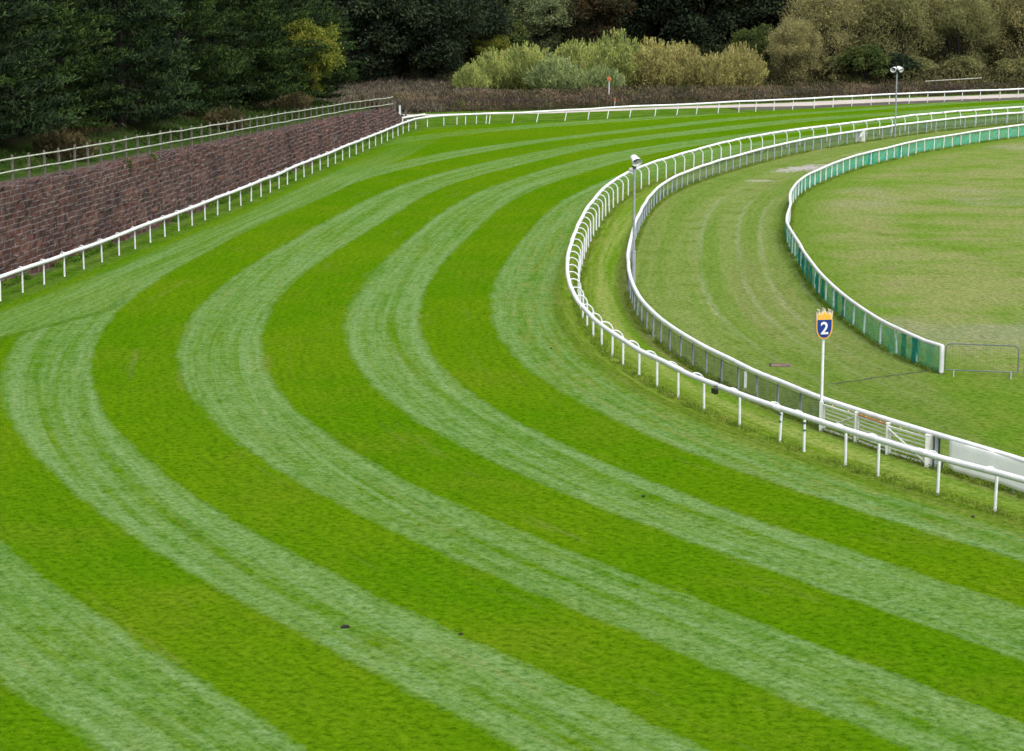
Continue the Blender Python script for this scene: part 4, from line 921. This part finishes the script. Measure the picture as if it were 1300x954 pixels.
def willow_data(seed, h, rx, ry, stems=330, leaf=.27, per=52, spread=.9):
    g = np.random.default_rng(seed); P = []; D = []; tr = MB()
    for i in range(stems):
        a = g.uniform(0, 2*math.pi); rad_ = math.sqrt(g.random()); out = np.array([math.cos(a)*rx*rad_, math.sin(a)*ry*rad_, 0])
        hh = h*(math.sqrt(max(0, 1-.80*rad_**2)))*g.uniform(.72, 1.08)
        b0_ = out*g.uniform(.25, .5); tip = out*g.uniform(.9, 1.12)+np.array([0,0,hh]); mid = (b0_+tip)/2+np.array([out[0]*.12, out[1]*.12, hh*.10])
        if i % 3 == 0: tr.tube([(b0_[0],b0_[1],-.2), mid, tip], [.05,.025,.006], 4, False)
        m = int(per*g.uniform(.7,1.3)); u_ = g.random(m)**.55; 
        c = (1-u_)[:,None]**2*b0_+2*(u_*(1-u_))[:,None]*mid+(u_**2)[:,None]*tip
        dv = 2*(1-u_)[:,None]*(mid-b0_)+2*u_[:,None]*(tip-mid); dv /= np.linalg.norm(dv, axis=1)[:,None]
        sp = (.10+.22*(1-u_))[:,None]
        P.append(c+g.normal(size=(m,3))*sp); D.append(dv+g.normal(size=(m,3))*.38)
        if g.random() < .5:
            e = int(9); uu = 1+g.random(e)*.09; P.append(b0_*0+tip+np.outer(uu-1, (tip-mid)*1.0)+g.normal(size=(e,3))*.03); D.append(np.tile(tip-mid, (e,1))+g.normal(size=(e,3))*.2)
    P = np.vstack(P); D = np.vstack(D); k_ = P[:,2] > .02; P = P[k_]; D = D[k_]; Nn = unit(len(P), g)
    V, F = quads_from(P, D, Nn, g.uniform(.6, 1.25, len(P))*leaf, g.uniform(.6, 1.2, len(P))*leaf*.28)
    return V, F, tr, g

PROTO = {}
def make_proto(key, kind, **kw):
    V, F, tr, g = {'pine': pine_data, 'broad': broad_data, 'willow': willow_data}[kind](**kw)
    PROTO[key] = (V, F, tr, g, kind); return key
MESH = {}
def plant(key, mat, name, label, x, y, sc=1.0, rz=None, group=None, cat_='tree', sz=None, sxy=None):
    V, F, tr, g, kind = PROTO[key]
    if (key, mat) not in MESH:
        MESH[(key, mat)] = crown_mesh('crown', V, F, M[mat], np.random.default_rng(5))
    if key not in MESH:
        me = bpy.data.meshes.new('trunk'); me.from_pydata([tuple(map(float, v)) for v in tr.V], [], tr.F); me.update(); me.materials.append(M['stem' if kind == 'willow' else 'bark']); MESH[key] = me
    z = float(hfun(A([x]), A([y]))[0])
    o = empty(name, (x, y, z-.05), label, cat_, group, rz if rz is not None else rng.uniform(0, 6.28))
    sz = sz or sc; sxy = sxy or sc
    for nm, me in (('trunk' if kind != 'willow' else 'stems', MESH[key]), ('crown', MESH[(key, mat)])):
        c = bpy.data.objects.new(nm, me); C.objects.link(c); c.parent = o; c.scale = (sxy, sxy, sz)
    return o
make_proto('pineA', 'pine', seed=1, h=13.5, rad=4.3); make_proto('pineB', 'pine', seed=2, h=12.5, rad=4.8, low=.05)
make_proto('pineC', 'pine', seed=3, h=14.5, rad=4.0, low=.04); make_proto('pineD', 'pine', seed=4, h=9.5, rad=3.9, low=.04)
make_proto('broadA', 'broad', seed=11, h=12, rx=5.0, ry=4.8, nb=95, leaf=.25, per=400, zlow=-.02)
make_proto('broadB', 'broad', seed=12, h=11, rx=5.6, ry=5.0, nb=100, leaf=.25, per=380, zlow=-.02)
make_proto('broadC', 'broad', seed=13, h=8.5, rx=4.4, ry=4.2, nb=120, leaf=.20, per=330, zlow=-.02, clump=(.12,.20))
make_proto('broadD', 'broad', seed=14, h=5.0, rx=2.8, ry=2.6, nb=44, leaf=.20, per=330, zlow=.02)
make_proto('oliveA', 'broad', seed=21, h=12, rx=4.8, ry=4.6, nb=170, leaf=.20, per=400, zlow=-.04, elong=2.8, updir=.7, clump=(.11,.19), lump=1.3)
make_proto('oliveB', 'broad', seed=22, h=11, rx=5.2, ry=4.4, nb=170, leaf=.20, per=400, zlow=-.04, elong=2.8, updir=.8, clump=(.11,.19), lump=1.35)
make_proto('willowA', 'willow', seed=31, h=4.6, rx=4.0, ry=3.2); make_proto('willowB', 'willow', seed=32, h=5.2, rx=3.6, ry=3.0)
make_proto('willowC', 'willow', seed=33, h=4.0, rx=3.2, ry=2.8, stems=260, leaf=.28)
make_proto('bushA', 'willow', seed=34, h=1.5, rx=1.6, ry=1.4, stems=90, leaf=.22, per=28)

# left wood: pines on the bank above the wall
def wallpt(y, e):
    L = clen(WLs); s_ = np.interp(y, WLs[:,1], L); q_ = cat(WLs, A([s_]))[0]; t_ = tang(WLs, A([s_]), 2)[0]; return q_+A([-t_[1], t_[0]])*e
PG = 'dark pines of the wood above the stone wall'; PL = 'dark green pine crowded in the wood behind the fence on top of the stone wall'
keys = ['pineA','pineB','pineC','pineD']
for i, y in enumerate([100,106.5,114,120.5,128,135,143,151,158,166,174,189,197]):
    e = [9.0,8.4,9.6,9.2,8.2,9.8,9.0,9.6,8.6,9.6,9.2,9.5,10][i]-1.5; q = wallpt(y, e)
    plant(keys[[0,3,1,2,3,0,1,2,3,1,0,2,1][i]], ['pine','pine_b'][i%3==1], 'pine_tree', PL, q[0], q[1], [1,1.15,1,.95,1.2,1,1,.95,1.15,1,.98,1,1][i], None, PG)
for i, y in enumerate([103,112,121,131,140,149,158,168,178,188,200,211]):
    q = wallpt(y, 15.5+(i%3)); plant(keys[[1,0,2][i%3]], ['pine','pine_b'][i%2], 'pine_tree', PL, q[0], q[1], 1.05+.05*(i%3), None, PG)
for i, y in enumerate([110,124,137,151,165,180,195]):
    q = wallpt(y, 24+(i%2)*2); plant(keys[i%3], 'pine', 'pine_tree', PL, q[0], q[1], 1.15, None, PG)
def at(px, Y): return ((px-650)/2800*(Y*math.cos(TH)+10*math.sin(TH)), Y)
q = wallpt(171, 5.4); plant('broadC', 'yellow_leaf', 'autumn_tree', 'yellow green tree turning colour among the dark pines above the wall', q[0], q[1], .66, sz=.84)
q = at(330, 150); 
# scrub at the foot of the pines
for px, Y, sc, lab in [(82, 108.5, .95, 'dry brown bush under the pines near the left edge'), (285, 139, .9, 'dry straw coloured bush under the pines behind the wall fence, middle of the wall'), (372, 165, .9, 'dull yellow bush at the foot of the turning tree above the wall'), (462, 186, 1.2, 'dry grey bush near the far end of the wall fence')]:
    plant('bushA', 'dead_grass', 'bush', lab, *at(px, Y), sc, cat_='bush')
# far dark trees, middle
def far(px, Y, key, mat, sc, name='tree', label=None, group=None, cat_='tree', sz=None): return plant(key, mat, name, label, *at(px, Y), sc, None, group, cat_, sz)
DG = 'dark trees of the far wood'; DL = 'dark broadleaf tree packed in the far wood behind the willow bushes'
far(548, 225, 'broadA', 'dark_leaf', 1.1, 'tree', 'big dark blue green tree between the pines and the willow bushes')
far(590, 235, 'broadB', 'dark_leaf', .95, 'tree', 'dark rounded tree directly behind the left tip of the willow bushes')
far(503, 228, 'broadB', 'dark_leaf', 1.2, 'tree', DL, DG)
far(622, 234, 'broadC', 'yellow_leaf', .56, 'autumn_tree', 'small yellow leaved tree left of the rounded grey green tree')
far(640, 262, 'broadB', 'mid_leaf', .9, 'tree', 'mid green tree high behind the small yellow leaved tree')
far(640, 238, 'broadD', 'mid_leaf', 1.1, 'bush', 'mid green bush below the small yellow leaved tree', None, 'bush')
far(690, 245, 'broadC', 'grey_leaf', 1.02, 'tree', 'rounded grey green tree rising behind the middle of the willow bushes')
far(752, 246, 'broadA', 'red_leaf', .85, 'tree', 'dark tree with reddish autumn leaves right of the rounded grey green tree')
for i, (px, Y) in enumerate([(800,252),(842,256),(880,250),(915,258),(948,262),(980,255),(470,262),(540,262),(590,268),(700,270),(830,272),(900,275),(1020,270),(1080,268),(1150,270),(1230,275),(1300,272),(452,222),(420,250)]):
    far(px, Y, ['broadA','broadB'][i%2], ['dark_leaf','dark_leaf','dark_leaf','mid_leaf'][i%4] if i < 12 else 'dark_leaf', 1.05+.1*(i%3), 'tree', DL, DG)
for i, px in enumerate(range(380, 1420, 62)):
    far(px, 292+(i%3)*6, ['broadB','broadA'][i%2], 'dark_leaf', 1.5, 'tree', DL, DG)
far(962, 240, 'broadC', 'mid_leaf', .72, 'tree', 'small mid green tree in the gap between the straw willow and the tall olive trees')
# willow mounds in front
for px, Y, key, mat, sc, sz, lab in [
    (597, 216, 'willowC', 'willow_g', .62, .72, 'low pale green willow bush at the left tip of the willow group'),
    (628, 220, 'willowC', 'willow_g', .95, 1.02, 'bright yellow green willow bush second from the left tip of the willow group'),
    (668, 221, 'willowA', 'willow_g', .92, .98, 'broad yellow green willow bush below the rounded grey green tree'),
    (706, 217, 'willowC', 'willow_s', 1.0, .90, 'silvery green willow bush standing low in front of the willow group'),
    (735, 223, 'willowA', 'willow_g', .95, 1.06, 'yellow green willow bush left of the tallest willow bush'),
    (782, 224, 'willowB', 'willow_g', 1.0, 1.10, 'tallest green willow bush behind the round orange sign'),
    (765, 217, 'willowC', 'willow_s', .80, .70, 'low silvery willow bush just left of the round orange sign'),
    (826, 224, 'willowB', 'willow_y', .95, .98, 'straw tinted willow bush right of the tallest willow bush'),
    (862, 225, 'willowA', 'willow_y', .95, 1.05, 'brownish willow bush in the right part of the willow group'),
    (905, 224, 'willowC', 'willow_y', .85, .98, 'brown straw coloured willow bush left of the spiky straw willow'),
    (940, 225, 'willowB', 'willow_y', .80, .92, 'spiky straw coloured willow bush at the right end of the willow group')]:
    far(px, Y, key, mat, sc, 'willow_bush', lab, None, 'bush', sz)
# tall olive willows on the right
for px, Y, key, mat, sc, sz, lab in [
    (1010, 228, 'oliveB', 'olive', .72, .70, 'pale olive tree at the left end of the tall olive trees'),
    (1042, 232, 'oliveA', 'olive', .95, 1.0, 'tall straw olive tree behind the far rail, second of the olive trees from the left'),
    (1085, 236, 'oliveB', 'olive', 1.0, 1.2, 'tall olive brown tree behind the dark low bush'),
    (1135, 234, 'oliveA', 'olive_g', .95, 1.05, 'tall olive green tree right behind the twin loudspeaker pole'),
    (1180, 238, 'oliveB', 'olive', 1.0, 1.2, 'tall olive brown tree above the left end of the pale hand rail'),
    (1218, 234, 'oliveA', 'olive_g', .9, .95, 'olive green tree directly behind the pale hand rail'),
    (1262, 240, 'oliveB', 'olive_g', 1.05, 1.2, 'tall dark olive tree right of the pale hand rail'),
    (1300, 236, 'oliveA', 'olive', 1.0, 1.0, 'olive brown tree cut by the right edge of the picture'),
    (1345, 240, 'oliveB', 'olive', 1.0, 1.1, 'olive tree just outside the right edge')]:
    far(px, Y, key, mat, sc, 'olive_tree', lab, None, 'tree', sz)
for px, Y, lab in [(1160, 229, 'low olive bush below the left end of the pale hand rail'), (1225, 231, 'low olive bush behind the middle of the pale hand rail'), (1285, 230, 'low olive bush at the right edge behind the far rail'), (1062, 228, 'low olive bush between the pale olive tree and the dark rounded bush')]:
    far(px, Y, 'broadD', 'olive_g', .8, 'bush', lab, None, 'bush', .7)
far(1100, 226, 'broadD', 'mid_leaf', 1.0, 'bush', 'dark green rounded bush left of the twin loudspeaker pole behind the far rail', None, 'bush', .95)
far(1140, 228, 'broadD', 'dark_leaf', .8, 'bush', 'very dark bush directly behind the twin loudspeaker pole', None, 'bush', .75)

# undergrowth that nobody could count
def scatter(name, pts_, hh, mat, label, per=10, leaf=.3, spread=.28, seed=1, cat_='undergrowth', up=1.0):
    g = np.random.default_rng(seed); z = hfun(pts_[:,0], pts_[:,1]); m = len(pts_)
    P = np.repeat(np.c_[pts_, z], per, 0); hr = np.repeat(hh*g.uniform(.35, 1.15, m), per)*g.random(m*per)
    P = P+np.c_[g.normal(0, spread, (m*per, 2)), hr]; D = g.normal(size=(m*per, 3))*.55+np.array([0,0,up])
    V, F = quads_from(P, D, unit(m*per, g), g.uniform(.5,1.2,m*per)*leaf, g.uniform(.6,1.2,m*per)*leaf*.28)
    me = crown_mesh(name, V, F, M[mat], g); o = bpy.data.objects.new(name, me); C.objects.link(o); tag(o, label, cat_, None, 'stuff'); return o
def band(P, n_, w0, w1, s0=0, s1=None, seed=0, clumpy=.0, sc=4.0):
    g = np.random.default_rng(seed); L = clen(P)[-1]; s_ = g.uniform(s0, s1 or L, n_); w = g.uniform(w0, w1, n_); q_ = cat(P, s_); t_ = tang(P, s_)
    q_ = q_+np.c_[-t_[:,1], t_[:,0]]*w[:,None]
    if clumpy: q_ = q_[vnoise(q_[:,0], q_[:,1], sc, seed) > clumpy]
    return q_
scatter('brambles', band(Ps, 6800, 5.4, 14, 0, 95, 1, .12), .95, 'bramble', 'reddish brown brambles in a band between the iron railing and the willow bushes', 18, .26, .35, 1)
scatter('brambles', band(Ps, 3000, 5.4, 14, 16, 95, 21, .45), 1.05, 'under', 'dark green leaves tangled through the brown brambles behind the railing', 16, .26, .35, 22)
scatter('scrub', band(Ps, 3400, 9, 30, -2 if False else 0, 16, 2, .30), 0.8, 'scrub', 'grey brown scrub on the slope beyond the wall end', 14, .34, .35, 2)
scatter('scrub', np.c_[rng.uniform(-17, -6, 1500), rng.uniform(196, 226, 1500)], .75, 'scrub', 'grey brown scrub spreading to the foot of the far dark trees', 14, .34, .35, 3)
scatter('rough_grass', band(Ps, 3000, 3.4, 6.5, 0, 80, 4, .25), .38, 'dead_grass', 'dry yellow grass along the iron railing', 9, .22, .2, 4, 'grass')
scatter('rough_grass', band(WLs, 5200, -.45, -.05, 20, None, 5, .35, 1.7), .22, 'long_grass', 'tufts of long grass along the foot of the stone wall', 8, .15, .08, 5, 'grass')
scatter('rough_grass', band(WLs, 4000, 2.4, 6.5, 20, None, 6, .30, 2.0), .20, 'shaded_bank_grass', 'rough green grass on the terrace behind the wall fence', 8, .20, .15, 6, 'grass')
scatter('undergrowth', band(WLs, 2200, 6.5, 9.5, 25, None, 7, .60, 3.0), .5, 'dead_grass', 'dry bracken and brambles under the pines above the wall', 10, .28, .25, 7)
scatter('undergrowth', np.c_[rng.uniform(-30, 34, 9000), rng.uniform(232, 285, 9000)], 2.4, 'under', 'dark undergrowth filling the floor of the far wood', 14, .36, .5, 9)
scatter('undergrowth', np.c_[rng.uniform(24, 70, 6500), rng.uniform(226, 262, 6500)], 2.2, 'under_o', 'olive brown undergrowth below the tall olive trees', 14, .34, .5, 10)
scatter('undergrowth', band(WLs, 6500, 9.0, 30, 20, None, 12), 1.6, 'under', 'dark undergrowth on the floor of the pine wood', 12, .34, .5, 12)
scatter('rough_grass', band(F1s, 7000, -.22, .25, 30, None, 41, .25, 1.2), .10, 'edge_grass', 'untrimmed grass in a thin line under the inner running rail', 6, .09, .06, 41, 'grass')
scatter('rough_grass', band(F2s, 8000, -.16, .16, 26, None, 42, .20, 1.2), .13, 'edge_grass', 'untrimmed grass in a thin line along the foot of the netted fence', 6, .10, .05, 42, 'grass')
scatter('rough_grass', band(F3s, 5000, -.16, .16, 0, None, 43, .20, 1.2), .13, 'edge_grass', 'untrimmed grass along the foot of the green netting', 6, .10, .05, 43, 'grass')
# wall-top plants
for i, (px, py) in enumerate([(162,206),(189,199)]):
    q = wallpt([108.5,112.5][i], .05); g = np.random.default_rng(i); m = 160; P = np.c_[g.normal(q[0],.10,m), g.normal(q[1],.12,m), float(wallz(q[1]))+g.normal(-.05,.14,m)]
    V, F = quads_from(P, g.normal(size=(m,3))+A([0,0,.5]), unit(m,g), g.uniform(.08,.16,m), g.uniform(.04,.07,m)); me = crown_mesh('wall_plant', V, F, M['mid_leaf'], g)
    o = bpy.data.objects.new('wall_plant', me); C.objects.link(o); tag(o, ['small green plant rooted in the top of the wall, nearer of two', 'small green plant rooted in the top of the wall, farther of two'][i], 'plant')

# ---------------------------------------------------------------- light, sky, camera
w = bpy.data.worlds.new('World'); scene.world = w; w.use_nodes = True; nt = w.node_tree; n = N(nt)
bg = nt.nodes['Background']; sky = n.node('ShaderNodeTexSky', sky_type='NISHITA'); sky.sun_disc = False
EL, AZ = R(54), R(150)                                         # veiled sun, high, behind the stand and to the right
sky.sun_elevation = EL; sky.sun_rotation = AZ; sky.air_density = 1.0; sky.dust_density = 4.0; sky.ozone_density = .6
hs_ = n.node('ShaderNodeHueSaturation'); n.L(sky.outputs[0], hs_.inputs['Color']); hs_.inputs['Saturation'].default_value = .22
n.L(hs_.outputs[0], bg.inputs['Color']); bg.inputs['Strength'].default_value = .15
sl_ = bpy.data.lights.new('sun', 'SUN'); sl_.energy = 1.4; sl_.angle = R(20); sl_.color = (1, .965, .91)
so = bpy.data.objects.new('sun', sl_); C.objects.link(so)
dv = Vector((math.sin(AZ)*math.cos(EL), math.cos(AZ)*math.cos(EL), math.sin(EL)))
so.rotation_euler = (-dv).to_track_quat('-Z', 'Y').to_euler(); so.location = (0, 60, 60)
cd = bpy.data.cameras.new('camera'); co = bpy.data.objects.new('camera', cd); C.objects.link(co)
co.location = (0, 0, H); co.rotation_euler = (math.pi/2-TH, 0, 0)
cd.sensor_width = 36; cd.lens = 2800/1300*36; cd.clip_start = .5; cd.clip_end = 6000
scene.camera = co
scene.render.engine = 'CYCLES'; scene.cycles.max_bounces = 6; scene.cycles.transparent_max_bounces = 24
vs_ = scene.view_settings; vs_.view_transform = 'Standard'; vs_.look = 'None'; vs_.gamma = 1; vs_.use_curve_mapping = False; vs_.exposure = EXPO
